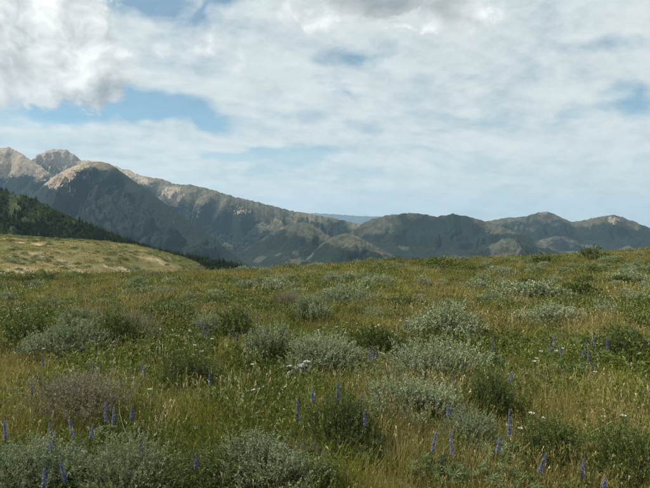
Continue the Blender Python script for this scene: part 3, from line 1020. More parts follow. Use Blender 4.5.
# more bushes scattered over the meadow, thicker towards the crest
rs = np.random.default_rng(77)
cnt = {'sage': 0, 'shrub': 0}
tries = 0
while cnt['sage'] + cnt['shrub'] < 250 and tries < 9000:
    tries += 1
    cx = rs.uniform(-25, 675)
    by = 262 + 62 * rs.random() ** 2.6 - 10 * (cx > 420) * rs.random()
    p = on_ground(cx, by, 120.0)
    if p is None or p[1] > 75:
        continue
    kind = 'sage' if (fbm(p[0] * 0.11, p[1] * 0.11, 61, 2) + rs.normal(0, 0.35)) > -0.12 else 'shrub'
    w = (rs.uniform(0.25, 0.72) if kind == 'sage' else rs.uniform(0.28, 0.8)) * (1.2 if p[1] > 20 else 0.85)
    if p[1] < 12:
        w *= 0.75
    if not free(p[0], p[1], w * 0.6):
        continue
    h = w * rs.uniform(0.7, 1.05)
    tk = tier(kind, math.hypot(*p))
    nv = len([1 for kk in BUSH if kk[0] == tk])
    far_ = p[1] > 16
    own = own_label(kind, p[0], p[1], w) if p[1] < 30 else None
    side = 'left' if cx < 217 else 'middle' if cx < 433 else 'right'
    if kind == 'sage':
        lab = own or 'one of the far sagebrush dots near the crest in the %s third' % side
        gr = 'sagebrush scattered over the meadow'
        place_bush(tk, int(rs.integers(nv)), p[0], p[1], w, h, lab, 'sagebrush', gr, 'sagebrush')
    else:
        lab = own or 'one of the far dark green shrubs near the crest in the %s third' % side
        gr = 'green shrubs scattered over the meadow'
        place_bush(tk, int(rs.integers(nv)), p[0], p[1], w, h * 0.8, lab, 'shrub', gr, 'green_shrub')
    cnt[kind] += 1


# ------------------------------------------------------------------ lupines
def palmate(b, C, nrm, size, nl=7):
    """one hand-shaped leaf of narrow leaflets"""
    r = b.r
    nrm = nrm / np.linalg.norm(nrm)
    a = np.cross(nrm, r.normal(size=3))
    a /= np.linalg.norm(a)
    c = np.cross(nrm, a)
    th = np.linspace(0, 2 * math.pi, nl, endpoint=False) + r.uniform(0, 1)
    d = np.cos(th)[:, None] * a + np.sin(th)[:, None] * c + nrm * 0.35
    base = np.repeat(C[None, :], nl, 0)
    tint = np.clip(r.random() * 0.6 + 0.2 + r.normal(0, 0.1, nl), 0, 1)
    n = nl
    d /= np.linalg.norm(d, axis=1, keepdims=True)
    s = np.cross(d, np.repeat(nrm[None, :], nl, 0))
    s /= np.linalg.norm(s, axis=1, keepdims=True)
    L = size * r.uniform(0.8, 1.1, n)[:, None]
    W = L * 0.28
    V = np.stack([base, base + d * L * 0.6 + s * W * 0.5, base + d * L, base + d * L * 0.6 - s * W * 0.5], 1)
    b.push(V, np.arange(n)[:, None] * 4 + np.arange(4)[None, :], np.repeat(tint, 4))


def lupine_foliage(seed, nleaf, rad, hgt, size):
    b = PB(seed)
    r = b.r
    for i in range(nleaf):
        a = r.uniform(0, 6.283)
        q = math.sqrt(r.random())
        C = np.array([math.cos(a) * q * rad, math.sin(a) * q * rad, hgt * (1 - 0.55 * q * q) * r.uniform(0.35, 1.05)])
        nrm = np.array([math.cos(a) * q * 0.7, math.sin(a) * q * 0.7, 0.9]) + r.normal(0, 0.3, 3)
        palmate(b, C, nrm, size * r.uniform(0.7, 1.15))
        z0 = np.array([[C[0] * 0.15, C[1] * 0.15, 0.0]])
        d = C - z0[0]
        s = np.cross(d, r.normal(size=3))
        s = s / np.linalg.norm(s) * 0.002
        V = np.stack([z0[0] - s, z0[0] + s, C + s * 0.6, C - s * 0.6])[None]
        b.push(V, np.array([[0, 1, 2, 3]]), np.full(4, 0.3))
    return b.mesh('lupine_foliage', M['lupine'])


def lupine_spike(seed, L, fl):
    """stem of length L whose upper length fl carries whorls of pea flowers"""
    b = PB(seed)
    s = PB(seed + 1)
    r = b.r
    bend = r.normal(0, 0.025, 2)

    def at(z):
        t = z / L
        return np.array([bend[0] * t * t * L * 2, bend[1] * t * t * L * 2, z])
    s.tube([at(z) for z in np.linspace(0, L * 0.995, 7)], np.linspace(0.0042, 0.0018, 7), 5)
    z = L - fl
    while z < L:
        t = (z - (L - fl)) / fl
        rr_ = (0.0145 * (1 - t) ** 0.32 + 0.002) * r.uniform(0.75, 1.15)
        nfl = 7 if t < 0.7 else 5
        for k in range(nfl):
            if r.random() < 0.22:
                continue
            a = k * 6.283 / nfl + r.uniform(0, 0.6) + z * 40
            C = at(z) + np.array([0, 0, r.normal(0, 0.002)])
            d = np.array([math.cos(a), math.sin(a), 0.35 + 0.5 * t])
            tint = float(np.clip(0.25 + 0.5 * r.random() + 0.3 * (1 - t) * r.random(), 0, 1))
            B = np.repeat((C + d * rr_ * 0.15)[None, :], 3, 0)
            dd = np.stack([d + np.array([0, 0, 0.9]), d, d + r.normal(0, 0.35, 3)])
            b.leaves(B, dd, rr_ * np.array([1.0, 1.15, 1.0]), rr_ * np.array([0.95, 0.7, 0.7]), np.full(3, tint), 0.6)
        z += 0.0125 * (1 - 0.30 * t) * r.uniform(0.8, 1.3)
    return s.mesh('lupine_stem', M['lupine'], True), b.mesh('lupine_flower_spike', M['petal'])


LF = [lupine_foliage(400 + k, 46, 0.17, 0.27, 0.055) for k in range(3)]
LFS = [lupine_foliage(410 + k, 18, 0.12, 0.20, 0.06) for k in range(2)]
LS = [lupine_spike(420 + 3 * k, 0.40 + 0.03 * k, (0.17, 0.11, 0.20, 0.14, 0.23)[k]) for k in range(5)]


def lupine(x, y, top, label, group=None, nspike=1, variant=0, leafy=True, fl=None):
    """top = height of the tallest spike in metres"""
    z = float(gz(x, y))
    o = empty('lupine', (x, y, z), random.uniform(0, 6.28), 1.0, label, 'lupine', group)
    if leafy:
        f = obj('foliage', LF[variant % 3], o, kind='stuff')
        k = min(1.25, max(0.6, top / 0.42))
        f.scale = (k, k, k * 0.85)
    else:
        f = obj('foliage', LFS[variant % 2], o, kind='stuff')
    for i in range(nspike):
        st, sp = LS[(variant + i * 2) % 5]
        L0 = 0.40 + 0.03 * ((variant + i * 2) % 5)
        k = top / L0 * (1.0 if i == 0 else random.uniform(0.72, 0.95))
        ox, oy = (0, 0) if i == 0 else (random.uniform(-0.13, 0.13), random.uniform(-0.13, 0.13))
        fat = 0.95 * max(k, 0.9)
        s_ = obj('stem', st, o)
        s_.location = (ox, oy, 0)
        s_.scale = (fat, fat, k)
        tl = (random.gauss(0, 0.09), random.gauss(0, 0.09), random.uniform(0, 6.28))
        s_.rotation_euler = tl
        p_ = obj('flower_spike', sp, s_)
    FOOT.append((x, y, 0.05))
    return o


# (column, row of the tip, base row, spikes, label)
LUP = [
    (336, 380, 446, 1, 'tallest purple lupine spike left of the silvery sagebrush'),
    (314, 388, 440, 1, 'purple lupine spike just left of the tallest one'),
    (359, 390, 450, 2, 'pair of purple lupine spikes just right of the tallest one'),
    (369, 410, 462, 1, 'short pale lupine spike right of the tall pair'),
    (430, 430, 482, 1, 'deep blue lupine spike in the foreground below the silvery sagebrush'),
    (453, 434, 486, 1, 'pale blue lupine spike right of the deep blue one'),
    (447, 403, 450, 1, 'small lupine spike in front of the silvery sagebrush right end'),
    (508, 411, 470, 1, 'blue lupine spike right of the upright dark green bush'),
    (495, 436, 492, 1, 'blue lupine spike below the upright dark green bush'),
    (532, 449, 500, 1, 'small blue lupine spike in the grass left of the stubby one'),
    (580, 458, 508, 1, 'stubby bright blue lupine spike near the bottom right'),
    (604, 478, 525, 1, 'lupine spike at the bottom edge right of the stubby blue one'),
    (60, 420, 470, 2, 'tallest blue lupine in the lower left patch'),
    (86, 424, 476, 1, 'pale blue lupine right of the tallest one in the lower left patch'),
    (72, 430, 482, 1, 'grey-blue lupine between two others in the lower left patch'),
    (37, 441, 492, 1, 'leftmost short lupine of the lower left patch'),
    (55, 441, 500, 2, 'bright blue lupine standing lower in the lower left patch'),
    (73, 455, 512, 1, 'short lupine nearest the bottom of the lower left patch'),
    (42, 470, 530, 1, 'lowest lupine at the bottom left edge of the photo'),
    (5, 418, 468, 1, 'lupine cut off by the left edge above the pale sagebrush'),
    (105, 402, 450, 2, 'lupine in front of the wide brown-grey sagebrush'),
    (133, 406, 452, 1, 'lupine at the right end of the wide brown-grey sagebrush'),
    (145, 444, 490, 1, 'washed-out lilac lupine right of the lower left patch'),
    (195, 455, 505, 1, 'pale lupine at the bottom left of the middle sagebrush'),
    (213, 370, 410, 1, 'lone small lupine in the grass behind the stick'),
    (300, 400, 445, 1, 'small dim lupine in the grass left of the tall spikes'),
    (500, 370, 414, 2, 'faded lupine above the upright dark green bush'),
    (455, 374, 416, 1, 'lupine at the right foot of the largest sagebrush'),
    (477, 376, 414, 2, 'lupine pair right of the largest sagebrush'),
    (493, 336, 372, 1, 'lone lupine right of the round pale sagebrush'),
    (368, 347, 380, 1, 'lupine between the low green shrub and the largest sagebrush'),
    (375, 352, 386, 1, 'second lupine between the low green shrub and the largest sagebrush'),
    (30, 380, 424, 1, 'lupine at the left end of the wide brown-grey sagebrush'),
    (46, 356, 392, 1, 'lupine in front of the tall feathery sagebrush'),
    (90, 360, 394, 1, 'lupine below the weathered dead branches'),
    (140, 362, 392, 2, 'lilac lupine patch right of the weathered dead branches'),
    (185, 358, 390, 1, 'lupine in the grass left of the upright sagebrush'),
]
for i, (cx, ty, by, ns, lab) in enumerate(LUP):
    p = on_ground(cx, by)
    top = (by - ty) * p[1] / F * 1.02
    lupine(p[0], p[1], top, lab, None, ns, i, leafy=True)
rs = np.random.default_rng(5)
patches = [(244, 334, 22, 6, 7, 'one of the lupines in the bushy patch left of the central rise', 'lupines left of the central rise'),
           (624, 362, 24, 8, 7, 'one of the lupines over the green bush by the right edge', 'lupines by the right edge'),
           (120, 332, 34, 8, 6, 'one of the small lupines about the withered brown bush', 'lupines about the withered bush'),
           (80, 304, 40, 5, 7, 'one of the far lupines in the upper left meadow', 'far lupines in the upper left meadow'),
           (205, 348, 22, 6, 4, 'one of the lupines below the small pale sagebrush', 'lupines below the small pale sagebrush'),
           (405, 336, 18, 6, 4, 'one of the lupines between the round pale sagebrush and the central rise', 'lupines right of the central rise'),
           (565, 372, 55, 14, 4, 'one of the dim lupines in the right middle grass', 'lupines in the right middle grass')]
for cx, cy, sx, sy, n, lab, gr in patches:
    for k in range(n):
        p = on_ground(cx + rs.normal(0, sx * 0.6), cy + rs.normal(0, sy * 0.6))
        lupine(p[0], p[1], rs.uniform(0.28, 0.42), lab, gr, int(rs.integers(1, 3)), k, leafy=True)


# ------------------------------------------------------------------ white flowers
def yarrow(seed):
    b = PB(seed)
    s = PB(seed + 1)
    r = b.r
    s.tube([(0, 0, 0), (0.01, 0, 0.12), (0.0, 0.012, 0.25), (0.012, 0.0, 0.36)], np.linspace(0.003, 0.0018, 4), 5)
    n = 60
    a = r.uniform(0, 6.283, n)
    q = np.sqrt(r.random(n)) * 0.020
    B = np.stack([0.012 + np.cos(a) * q, np.sin(a) * q, 0.365 + r.normal(0, 0.003, n)], -1)
    d = np.stack([np.cos(a) * 0.6, np.sin(a) * 0.6, r.uniform(0.1, 0.5, n)], -1)
    b.leaves(B, d, r.uniform(0.009, 0.014, n), r.uniform(0.007, 0.011, n), None, 0.6)
    for k in range(9):
        a_ = r.uniform(0, 6.28)
        e = (0.012 + math.cos(a_) * 0.02, math.sin(a_) * 0.02, 0.362)
        s.tube([(0.004, 0.006, 0.30), e], [0.0012, 0.0009], 4)
    lv = PB(seed + 2)
    z = r.uniform(0.02, 0.25, 14)
    aa = r.uniform(0, 6.28, 14)
    lv.leaves(np.stack([0 * z, 0 * z, z], -1), np.stack([np.cos(aa), np.sin(aa), 0.4 + 0 * aa], -1), 0.06, 0.012)
    return s.mesh('yarrow_stem', M['herb'], True), b.mesh('yarrow_head', M['white']), lv.mesh('yarrow_leaves', M['herb'])


YA = [yarrow(500 + 4 * k) for k in range(3)]
rs = np.random.default_rng(8)
spots = [(378, 332, 30, 9, 16, 'one of the white flowers in the grass right of the wide low sagebrush', 'white flowers right of the low sagebrush'),
         (390, 300, 30, 8, 7, 'one of the white flowers beside the central rise', 'white flowers by the central rise'),
         (60, 352, 34, 14, 7, 'one of the white flowers about the feathery sagebrush on the left', 'white flowers about the feathery sagebrush'),
         (205, 360, 20, 14, 6, 'one of the white flowers left of the upright sagebrush', 'white flowers left of the upright sagebrush'),
         (560, 440, 50, 25, 7, 'one of the pale flowers in the lower right grass', 'pale flowers in the lower right grass'),
         (540, 370, 60, 14, 6, 'one of the pale flowers in the right middle grass', 'pale flowers in the right middle grass'),
         (300, 345, 300, 50, 14, 'one of the stray white flowers scattered over the whole meadow', 'stray white flowers')]
for cx, cy, sx, sy, n, lab, gr in spots:
    for k in range(n):
        p = on_ground(min(660, max(-10, cx + rs.normal(0, sx * 0.6))), min(505, max(285, cy + rs.normal(0, sy * 0.6) + 12)))
        st, hd, lv = YA[k % 3]
        s_ = rs.uniform(0.6, 0.9)
        o = empty('white_flower', (p[0], p[1], float(gz(*p))), rs.uniform(0, 6.28), s_, lab, 'flower', gr)
        s1_ = obj('stem', st, o)
        obj('flower_head', hd, s1_)
        obj('leaves', lv, o, kind='stuff')

# ------------------------------------------------------------------ deadwood and dry stalks
def branch(seed, segs, name, px, py, label, lift=0.0, scale=1.0, rz=0.0, mat='deadwood', cat='branch'):
    """segs: list of (points, radius start, radius end); the first is the limb, the others are its side twigs"""
    p = on_ground(px, py)
    z = float(gz(*p))
    r = np.random.default_rng(seed)
    root = empty(name, (p[0], p[1], z + lift), rz, scale, label, cat)
    for i, (pts, r0, r1) in enumerate(segs):
        b = PB(seed + i)
        pts = np.asarray(pts, float)
        tt = np.linspace(0, len(pts) - 1, (len(pts) - 1) * 4 + 1)
        P_ = np.stack([np.interp(tt, np.arange(len(pts)), pts[:, k]) for k in range(3)], -1)
        for _ in range(2):
            P_[1:-1] = (P_[:-2] + 2 * P_[1:-1] + P_[2:]) / 4
        P_ += r.normal(0, (r0 + r1) * 0.12, P_.shape)
        rad = np.linspace(r0, r1, len(P_)) * (1 + r.normal(0, 0.10, len(P_)))
        b.tube(P_, rad, 7, 0.5)
        # closed ends
        me = b.mesh('limb' if i == 0 else 'side_branch', M[mat], True)
        obj('limb' if i == 0 else 'side_branch', me, root)
    return root


branch(600, [([(-0.13, 0.02, -0.06), (-0.07, 0.01, 0.05), (-0.01, 0, 0.10), (0.05, 0.0, 0.11)], 0.042, 0.026),
             ([(0.03, 0, 0.11), (0.055, -0.01, 0.155), (0.10, -0.02, 0.16), (0.125, -0.02, 0.12), (0.11, -0.02, 0.075), (0.07, -0.01, 0.07)], 0.017, 0.011),
             ([(-0.06, 0, 0.08), (-0.11, -0.01, 0.11), (-0.14, -0.02, 0.10)], 0.016, 0.006),
             ([(0.0, 0, 0.11), (0.02, -0.03, 0.05), (0.0, -0.05, -0.01)], 0.012, 0.008),
             ([(0.055, 0, 0.13), (0.05, -0.02, 0.07), (0.06, -0.03, 0.01)], 0.009, 0.006)],
       'dead_branch', 300, 384, 'gnarled bleached deadwood with a curled end in front of the sagebrush', lift=0.10, scale=1.1)
branch(610, [([(-0.12, 0.0, 0.02), (-0.06, 0.01, 0.02), (0.02, 0.0, 0.045), (0.11, 0.0, 0.065)], 0.008, 0.010),
             ([(-0.06, 0.01, 0.025), (-0.045, -0.02, 0.0), (-0.03, -0.03, -0.05)], 0.009, 0.006),
             ([(0.10, 0.0, 0.06), (0.12, 0.01, 0.085)], 0.010, 0.006)],
       'dead_branch', 250, 414, 'small pale forked stick lying in the dry grass', lift=0.17, scale=1.15)
branch(620, [([(-0.16, 0, 0.0), (-0.13, 0, 0.10), (-0.14, 0.0, 0.19)], 0.014, 0.007),
             ([(-0.13, 0, 0.08), (-0.04, -0.02, 0.08), (0.05, 0.0, 0.11), (0.10, 0.0, 0.20)], 0.013, 0.007),
             ([(0.03, 0, 0.10), (0.09, -0.03, 0.16), (0.10, -0.02, 0.24), (0.16, 0, 0.29)], 0.016, 0.008),
             ([(-0.02, 0, 0.08), (0.0, -0.03, 0.02), (-0.02, -0.04, -0.03)], 0.010, 0.008),
             ([(0.10, 0, 0.22), (0.14, 0.0, 0.20), (0.20, 0.0, 0.23)], 0.007, 0.004)],
       'dead_branch', 106, 361, 'tangle of weathered dead branches under the dark bushy shrub', lift=0.05, scale=0.8)
branch(640, [([(0.0, 0, 0.0), (0.02, 0, 0.10), (0.06, 0.0, 0.17)], 0.012, 0.007),
             ([(0.03, 0, 0.12), (0.09, 0.0, 0.10), (0.12, 0.0, 0.05)], 0.009, 0.006),
             ([(0.01, 0, 0.06), (-0.04, 0.0, 0.11)], 0.008, 0.005)],
       'dead_branch', 153, 342, 'small bare grey branch at the right of the withered bush', lift=0.04, scale=0.75)
branch(650, [([(0.10, 0, -0.05), (0.04, 0, 0.08), (-0.04, 0.0, 0.16), (-0.09, 0.02, 0.30), (-0.10, 0.03, 0.36)], 0.004, 0.002)],
       'dry_stalk', 133, 478, 'long curved straw stalk rising over the bottom left sagebrush', lift=0.12, mat='straw', cat='stalk')
branch(655, [([(-0.07, 0, 0.0), (0.0, 0, 0.06), (0.10, 0.0, 0.14)], 0.004, 0.002)],
       'dry_stalk', 250, 484, 'straight pale straw stalk leaning over the bottom middle shrub', lift=0.16, mat='straw', cat='stalk')
branch(660, [([(0.0, 0, 0.0), (-0.01, 0, 0.12), (-0.03, 0.0, 0.2), (-0.05, 0, 0.22)], 0.004, 0.002)],
       'dry_stalk', 231, 472, 'upright straw stalk with a nodding tip over the bottom middle shrub', lift=0.12, mat='straw', cat='stalk')
branch(665, [([(-0.06, 0, 0.0), (0.02, 0, 0.04), (0.13, 0.0, 0.1)], 0.004, 0.002)],
       'dry_stalk', 595, 452, 'slanting pale stalk in the lower right grass', lift=0.14, mat='straw', cat='stalk')

# ------------------------------------------------------------------ grass
TUFTS = bpy.data.collections.new('grass_tuft_sources')


def tuft(idx, seed, n, L, W, rad, mat, S=3, heads=0, lean=0.25, bend=0.35):
    b = PB(seed)
    r = b.r
    a = r.uniform(0, 6.283, n)
    q = np.sqrt(r.random(n)) * rad
    root = np.stack([np.cos(a) * q, np.sin(a) * q, np.full(n, -0.02)], -1)
    az = a + r.normal(0, 0.9, n)
    b.blades(root, az, r.uniform(L[0], L[1], n), r.uniform(W[0], W[1], n), np.abs(r.normal(0, lean, n)), np.abs(r.normal(0, bend, n)), S)
    if heads:
        a = r.uniform(0, 6.283, heads)
        q = np.sqrt(r.random(heads)) * rad
        root = np.stack([np.cos(a) * q, np.sin(a) * q, np.full(heads, -0.02)], -1)
        Lh = r.uniform(L[1] * 0.95, L[1] * 1.35, heads)
        c = b.blades(root, a, Lh, W[0] * 0.55, np.abs(r.normal(0, 0.12, heads)), np.abs(r.normal(0, 0.2, heads)), 3, np.full(heads, 0.9), 0.8)
        tip = c[:, -1]
        dv = c[:, -1] - c[:, -2]
        dv /= np.linalg.norm(dv, axis=1, keepdims=True)
        for j in range(4):
            b.leaves(tip - dv * (0.012 * j) * (L[1] / 0.35), dv + r.normal(0, 0.25, tip.shape), 0.028 * (L[1] / 0.35), W[1] * 1.4, np.clip(0.55 + r.normal(0, 0.22, heads), 0, 1))
    me = b.mesh('tuft_%03d' % idx, mat)
    o = bpy.data.objects.new('tuft_%03d' % idx, me)
    TUFTS.objects.link(o)


def herb(idx, seed, n, L, W, rad, hgt, mat):
    b = PB(seed)
    r = b.r
    ns = 7
    for i in range(ns):
        a = r.uniform(0, 6.283)
        q = math.sqrt(r.random()) * rad
        base = np.array([math.cos(a) * q, math.sin(a) * q, -0.01])
        H = hgt * r.uniform(0.6, 1.1)
        tipp = base + np.array([math.cos(a) * 0.3 * H, math.sin(a) * 0.3 * H, H]) + r.normal(0, 0.02, 3)
        m = n // ns
        t = r.uniform(0.15, 1, m)[:, None]
        B = base * (1 - t) + tipp * t
        d = r.normal(0, 0.7, (m, 3))
        d[:, 2] = np.abs(d[:, 2]) * 0.6 + 0.25
        b.leaves(B, d, r.uniform(L[0], L[1], m), r.uniform(W[0], W[1], m), np.clip(r.random(m) * 0.8 + 0.1, 0, 1))
        s = np.array([0.0025, 0.001, 0])
        b.push(np.stack([base - s, base + s, tipp + s * 0.5, tipp - s * 0.5])[None], np.array([[0, 1, 2, 3]]), np.full(4, 0.4))
    me = b.mesh('tuft_%03d' % idx, mat)
    o = bpy.data.objects.new('tuft_%03d' % idx, me)
    TUFTS.objects.link(o)


# five kinds (green grass, dry grass, rust grass, herb, straw) x three variants, at four levels of size
NV = 3
KINDS = ['grass', 'dry', 'rust', 'herb', 'straw']
LEVEL = [  # blades, length, width, radius, heads
    (70, (0.08, 0.25), (0.0030, 0.0062), 0.13, 5),
    (60, (0.08, 0.24), (0.0060, 0.011), 0.20, 5),
    (52, (0.08, 0.22), (0.012, 0.024), 0.36, 5),
    (30, (0.10, 0.26), (0.04, 0.085), 1.0, 3)]
idx = 0
for lv, (nb_, L_, W_, rad_, hd_) in enumerate(LEVEL):
    for kd in KINDS:
        for v in range(NV):
            sd = 1000 + idx * 3
            if kd == 'herb':
                herb(idx, sd, 90 if lv < 2 else 60, (0.025 * (1 + 0.5 * lv), 0.05 * (1 + 0.5 * lv)), (0.008 * (1 + 0.7 * lv), 0.016 * (1 + 0.7 * lv)), rad_ * 1.1, 0.24, M['herb'])
            elif kd == 'straw':
                tuft(idx, sd, nb_ // 3, (L_[0] * 1.3, L_[1] * 1.1), W_, rad_, M['straw'], 3, hd_ + 2, 0.3, 0.25)
            else:
                tuft(idx, sd, nb_, L_, W_, rad_, M[kd], 3 if lv < 2 else 2, hd_ if kd != 'grass' else 1)
            idx += 1


def instancer(name, pts, rot, scl, index, coll, **props):
    me = bpy.data.meshes.new(name)
    me.vertices.add(len(pts))
    me.vertices.foreach_set('co', np.asarray(pts, np.float32).ravel())
    for nm, tp, key, arr in (('rot', 'FLOAT_VECTOR', 'vector', rot), ('scl', 'FLOAT_VECTOR', 'vector', scl), ('idx', 'INT', 'value', index)):
        a = me.attributes.new(nm, tp, 'POINT')
        a.data.foreach_set(key, np.asarray(arr, np.int32 if tp == 'INT' else np.float32).ravel())
    o = obj(name, me, **props)
    ng = bpy.data.node_groups.new(name + '_scatter', 'GeometryNodeTree')
    ng.interface.new_socket('Geometry', in_out='INPUT', socket_type='NodeSocketGeometry')
    ng.interface.new_socket('Geometry', in_out='OUTPUT', socket_type='NodeSocketGeometry')
    gi = ng.nodes.new('NodeGroupInput')
    go = ng.nodes.new('NodeGroupOutput')
    ci = ng.nodes.new('GeometryNodeCollectionInfo')
    ci.inputs['Collection'].default_value = coll
    ci.inputs['Separate Children'].default_value = True
    ci.inputs['Reset Children'].default_value = True
    ip = ng.nodes.new('GeometryNodeInstanceOnPoints')
    ip.inputs['Pick Instance'].default_value = True

    def na(nm, tp):
        n = ng.nodes.new('GeometryNodeInputNamedAttribute')
        n.data_type = tp
        n.inputs['Name'].default_value = nm
        return n.outputs['Attribute']
    ng.links.new(gi.outputs[0], ip.inputs['Points'])
    ng.links.new(ci.outputs[0], ip.inputs['Instance'])
    ng.links.new(na('idx', 'INT'), ip.inputs['Instance Index'])
    ng.links.new(na('rot', 'FLOAT_VECTOR'), ip.inputs['Rotation'])
    ng.links.new(na('scl', 'FLOAT_VECTOR'), ip.inputs['Scale'])
    ng.links.new(ip.outputs[0], go.inputs[0])
    md = o.modifiers.new('scatter', 'NODES')
    md.node_group = ng
    return o


def scatter_grass(name, r0, r1, dens, lv, seed, half=0.68, label=None, back=False):
    r = np.random.default_rng(seed)
    A = half * (r1 * r1 - r0 * r0)
    n = int(A * dens)
    rad = np.sqrt(r.uniform(r0 * r0, r1 * r1, n))
    an = r.uniform(-half, half, n)
    x, y = np.sin(an) * rad, np.cos(an) * rad
    # bushes keep their own ground
    ok = np.ones(n, bool)
    for a, b_, c_ in FOOT:
        ok &= ((x - a) ** 2 + (y - b_) ** 2) > (c_ * 0.8) ** 2
    if lv >= 2:
        ok &= r.random(n) > 0.85 * bare(x, y)
    x, y = x[ok], y[ok]
    n = len(x)
    g1 = 0.8 * fbm(x * 0.36, y * 0.22, 71, 4, 0.6) + r.normal(0, 0.34, n)
    g2 = 0.85 * fbm(x * 0.5 + 9, y * 0.32, 72, 3, 0.55) + r.normal(0, 0.30, n)
    kd = np.zeros(n, int)
    kd[g1 > 0.24] = 1
    kd[(g2 > 0.72)] = 2
    kd[(g2 < (-0.10 if lv == 0 else -0.15)) & (g1 < 0.3)] = 3
    kd[r.random(n) < 0.035] = 4
    if lv == 3:
        dryz = sstep(y, 62, 95)
        kd[(r.random(n) < 0.12 * dryz) & (kd != 1)] = 1
    ix = lv * len(KINDS) * NV + kd * NV + r.integers(0, NV, n)
    z = gz(x, y)
    pts = np.stack([x, y, z], -1)
    rot = np.stack([r.normal(0, 0.06, n), r.normal(0, 0.06, n), r.uniform(0, 6.283, n)], -1)
    s = r.uniform(0.65, 1.15, n) * (1 + 0.35 * fbm(x * 0.5, y * 0.5, 73, 2))
    scl = np.stack([s, s, s * r.uniform(0.8, 1.15, n)], -1)
    return instancer(name, pts, rot, scl, ix, TUFTS, kind='stuff', label=label, category='grass')


scatter_grass('meadow_grass', 1.6, 6.5, 150, 0, 31, 1.15, 'tall mixed green and dry grass of the foreground')
scatter_grass('meadow_grass', 6.5, 16, 58, 1, 32, 0.90, 'olive and golden grass of the middle meadow')
scatter_grass('meadow_grass', 16, 62, 12, 2, 33, 0.78, 'far golden green grass up to the meadow crest')
scatter_grass('meadow_grass', 62, 230, 1.1, 3, 34, 0.60, 'dry thin grass on the left shoulder')

# small far sagebrush dots on the dry shoulder
SB = bpy.data.collections.new('far_brush_sources')
for k in range(4):
    SB.objects.link(bpy.data.objects.new('brush_%02d' % k, BUSH['sage_far', k][0] if k < 3 else BUSH['shrub_far', 0][0]))
r = np.random.default_rng(90)
n = 6000
x = r.uniform(-150, -5, n)
y = r.uniform(58, 190, n)
dn = fbm(x * 0.05, y * 0.08, 91, 3) + r.normal(0, 0.3, n)
k = dn > 0.05
x, y = x[k], y[k]
n = len(x)
s = r.uniform(0.35, 1.1, n)
instancer('far_sagebrush', np.stack([x, y, gz(x, y)], -1), np.stack([0 * x, 0 * x, r.uniform(0, 6.28, n)], -1), np.stack([s, s, s * 0.7], -1), r.integers(0, 4, n), SB,
          kind='stuff', label='countless small sagebrush dots on the dry left shoulder', category='sagebrush')


# ------------------------------------------------------------------ conifers
def conifer(seed, nw=15, nbr=9, wid=0.19):
    b = PB(seed)
    r = b.r
    for i in range(nw):
        t = (i + r.uniform(-0.3, 0.3)) / nw
        z = 0.10 + 0.88 * t
        L = wid * (1 - t) ** 0.8 * r.uniform(0.75, 1.2) + 0.015
        m = nbr if t < 0.7 else nbr - 3
        a = np.arange(m) * 6.283 / m + r.uniform(0, 6) + r.normal(0, 0.2, m)
        B = np.stack([0 * a, 0 * a, np.full(m, z) + r.normal(0, 0.01, m)], -1)
        d = np.stack([np.cos(a), np.sin(a), np.full(m, -0.28 + 0.5 * t)], -1)
        LL = L * r.uniform(0.75, 1.2, m)
        b.leaves(B, d, LL, LL * 0.65, np.clip(r.random(m) * 0.8 + 0.1, 0, 1), 0.55)
        b.leaves(B + d * LL[:, None] * 0.35, d + r.normal(0, 0.4, d.shape) + np.array([0, 0, 0.3]), LL * 0.6, LL * 0.45, None, 0.5)
    b.leaves(np.array([[0, 0, 0.93]] * 3), np.array([[0.05, 0, 1], [-.05, .02, 1], [0, -.05, 1]]), 0.075, 0.03)
    s = PB(seed + 1)
    s.tube([(0, 0, -0.06), (0.003, 0, 0.4), (0, 0, 0.96)], [0.018, 0.011, 0.002], 6)
    return b.mesh('conifer_crown', M['needle']), s.mesh('conifer_trunk', M['trunk'], True)


def broadleaf(seed):
    b = PB(seed)
    r = b.r
    for i in range(9):
        a = r.uniform(0, 6.28)
        C = np.array([math.cos(a) * r.uniform(0, 0.22), math.sin(a) * r.uniform(0, 0.22), r.uniform(0.35, 0.85)])
        n = 26
        d = r.normal(size=(n, 3))
        d /= np.linalg.norm(d, axis=1, keepdims=True)
        b.leaves(C + d * r.uniform(0.08, 0.17, n)[:, None], d + r.normal(0, 0.5, d.shape), 0.10, 0.08)
    s = PB(seed + 1)
    s.tube([(0, 0, -0.06), (0.01, 0, 0.35), (0, 0, 0.8)], [0.025, 0.016, 0.004], 6)
    for i in range(4):
        a = i * 1.6
        s.tube([(0.005, 0, 0.3 + 0.06 * i), (math.cos(a) * 0.16, math.sin(a) * 0.16, 0.6 + 0.05 * i)], [0.01, 0.004], 5)
    return b.mesh('broadleaf_crown', M['aspen']), s.mesh('broadleaf_trunk', M['trunk'], True)


CON = [conifer(700 + 2 * k, 14 + k % 2, 9, 0.15 + 0.025 * k) for k in range(4)]
BRO = [broadleaf(720 + 2 * k) for k in range(2)]
FAR = bpy.data.collections.new('far_tree_sources')
for k in range(4):
    FAR.objects.link(bpy.data.objects.new('far_tree_%02d' % k, CON[k][0]))
for k in range(2):
    FAR.objects.link(bpy.data.objects.new('far_tree_%02d' % (4 + k), BRO[k][0]))


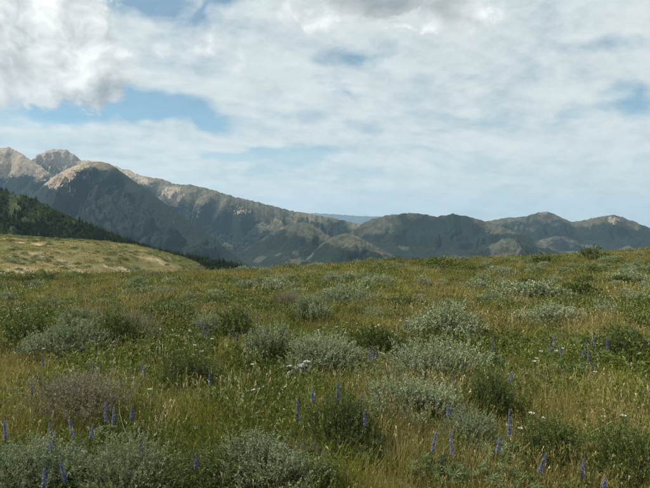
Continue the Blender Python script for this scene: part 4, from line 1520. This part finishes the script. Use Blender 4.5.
def sample_ridge(RG, n, seed, tmin=-0.15, tmax=0.95, pxr=(-40, 300)):
    s, T, X, Y, Z, g, nn = RG
    r = np.random.default_rng(seed)
    i = np.interp(r.uniform(tmin, tmax, n), T, np.arange(len(T)))
    j = np.interp(r.uniform(pxr[0], pxr[1], n), s, np.arange(len(s)))
    i0 = np.clip(i.astype(int), 0, len(T) - 2)
    j0 = np.clip(j.astype(int), 0, len(s) - 2)
    fi, fj = i - i0, j - j0

    def bl(A):
        return (A[i0, j0] * (1 - fi) + A[i0 + 1, j0] * fi) * (1 - fj) + (A[i0, j0 + 1] * (1 - fi) + A[i0 + 1, j0 + 1] * fi) * fj
    return bl(X), bl(Y), bl(Z), r


TR = []
for RG, n, sd, pxr in ((HILL, 26000, 801, (-70, 262)), (SPUR, 2200, 802, (125, 280))):
    x, y, z, r = sample_ridge(RG, n, sd, pxr=pxr)
    dn = fbm(x / 110.0, y / 110.0, 66, 4, 0.55) + r.normal(0, 0.16, n)
    px, py = project(x, y, z)
    bias = 0.50 + 0.25 * sstep(px, 120, 170) - 0.75 * el(px, py, 14, 206, 9, 4, 33) * (RG is HILL) - 0.8 * el(px, py, 28, 226, 30, 5, 33) * (RG is HILL)
    k = dn + bias > (-0.02 if RG is HILL else 0.12)
    br = (dn + r.normal(0, 0.1, n)) < -0.06
    for a in np.nonzero(k)[0]:
        h = r.uniform(6, 18) * r.uniform(0.7, 1.05) if not br[a] else r.uniform(5, 9)
        TR.append((x[a], y[a], z[a], h, bool(br[a]), px[a], py[a]))
# the largest in view are trees of their own, the rest one wood
def show(tr):
    px, py, h, y = tr[5], tr[6], tr[3], tr[1]
    vis = -5 < px < 240
    lim = np.interp(px, [0, 30, 74, 107, 129, 159, 185, 240], [234, 239, 240, 245, 252, 259, 267, 265])
    return (h / y * F) * (1.0 if vis and py - h / y * F < lim - 2 else 0.0)
TR.sort(key=show, reverse=True)
for i, (x, y, z, h, br, px, py) in enumerate(TR[:300]):
    cr, tk = (BRO if br else CON)[i % (2 if br else 4)]
    where = 'on the upper edge of' if py < np.interp(px, [0, 37, 74, 111, 148, 185], [194, 206, 224, 241, 252, 264]) + 5 else 'within'
    part_ = 'left end' if px < 60 else 'middle' if px < 125 else 'right foot'
    lab = ('pale rounded broadleaf tree ' if br else 'dark conifer ') + where + ' the wooded left hillside, at its ' + part_
    o = empty('broadleaf_tree' if br else 'conifer', (x, y, z), random.uniform(0, 6.28), (h, h, h), lab, 'tree',
              'broadleaf trees on the left hillside' if br else 'conifers on the left hillside')
    obj('crown', cr, o, kind='stuff')
    obj('trunk', tk, o)
rest = TR[300:]
A = np.array([t_[:4] for t_ in rest])
bi = np.array([t_[4] for t_ in rest])
r = np.random.default_rng(9)
ixs = np.where(bi, 4 + r.integers(0, 2, len(rest)), r.integers(0, 4, len(rest)))
instancer('distant_wood', A[:, :3], np.stack([0 * A[:, 0], 0 * A[:, 0], r.uniform(0, 6.28, len(A))], -1), np.repeat(A[:, 3:4], 3, 1), ixs, FAR,
          kind='stuff', label='dense dark wood covering the near left hillside', category='wood')
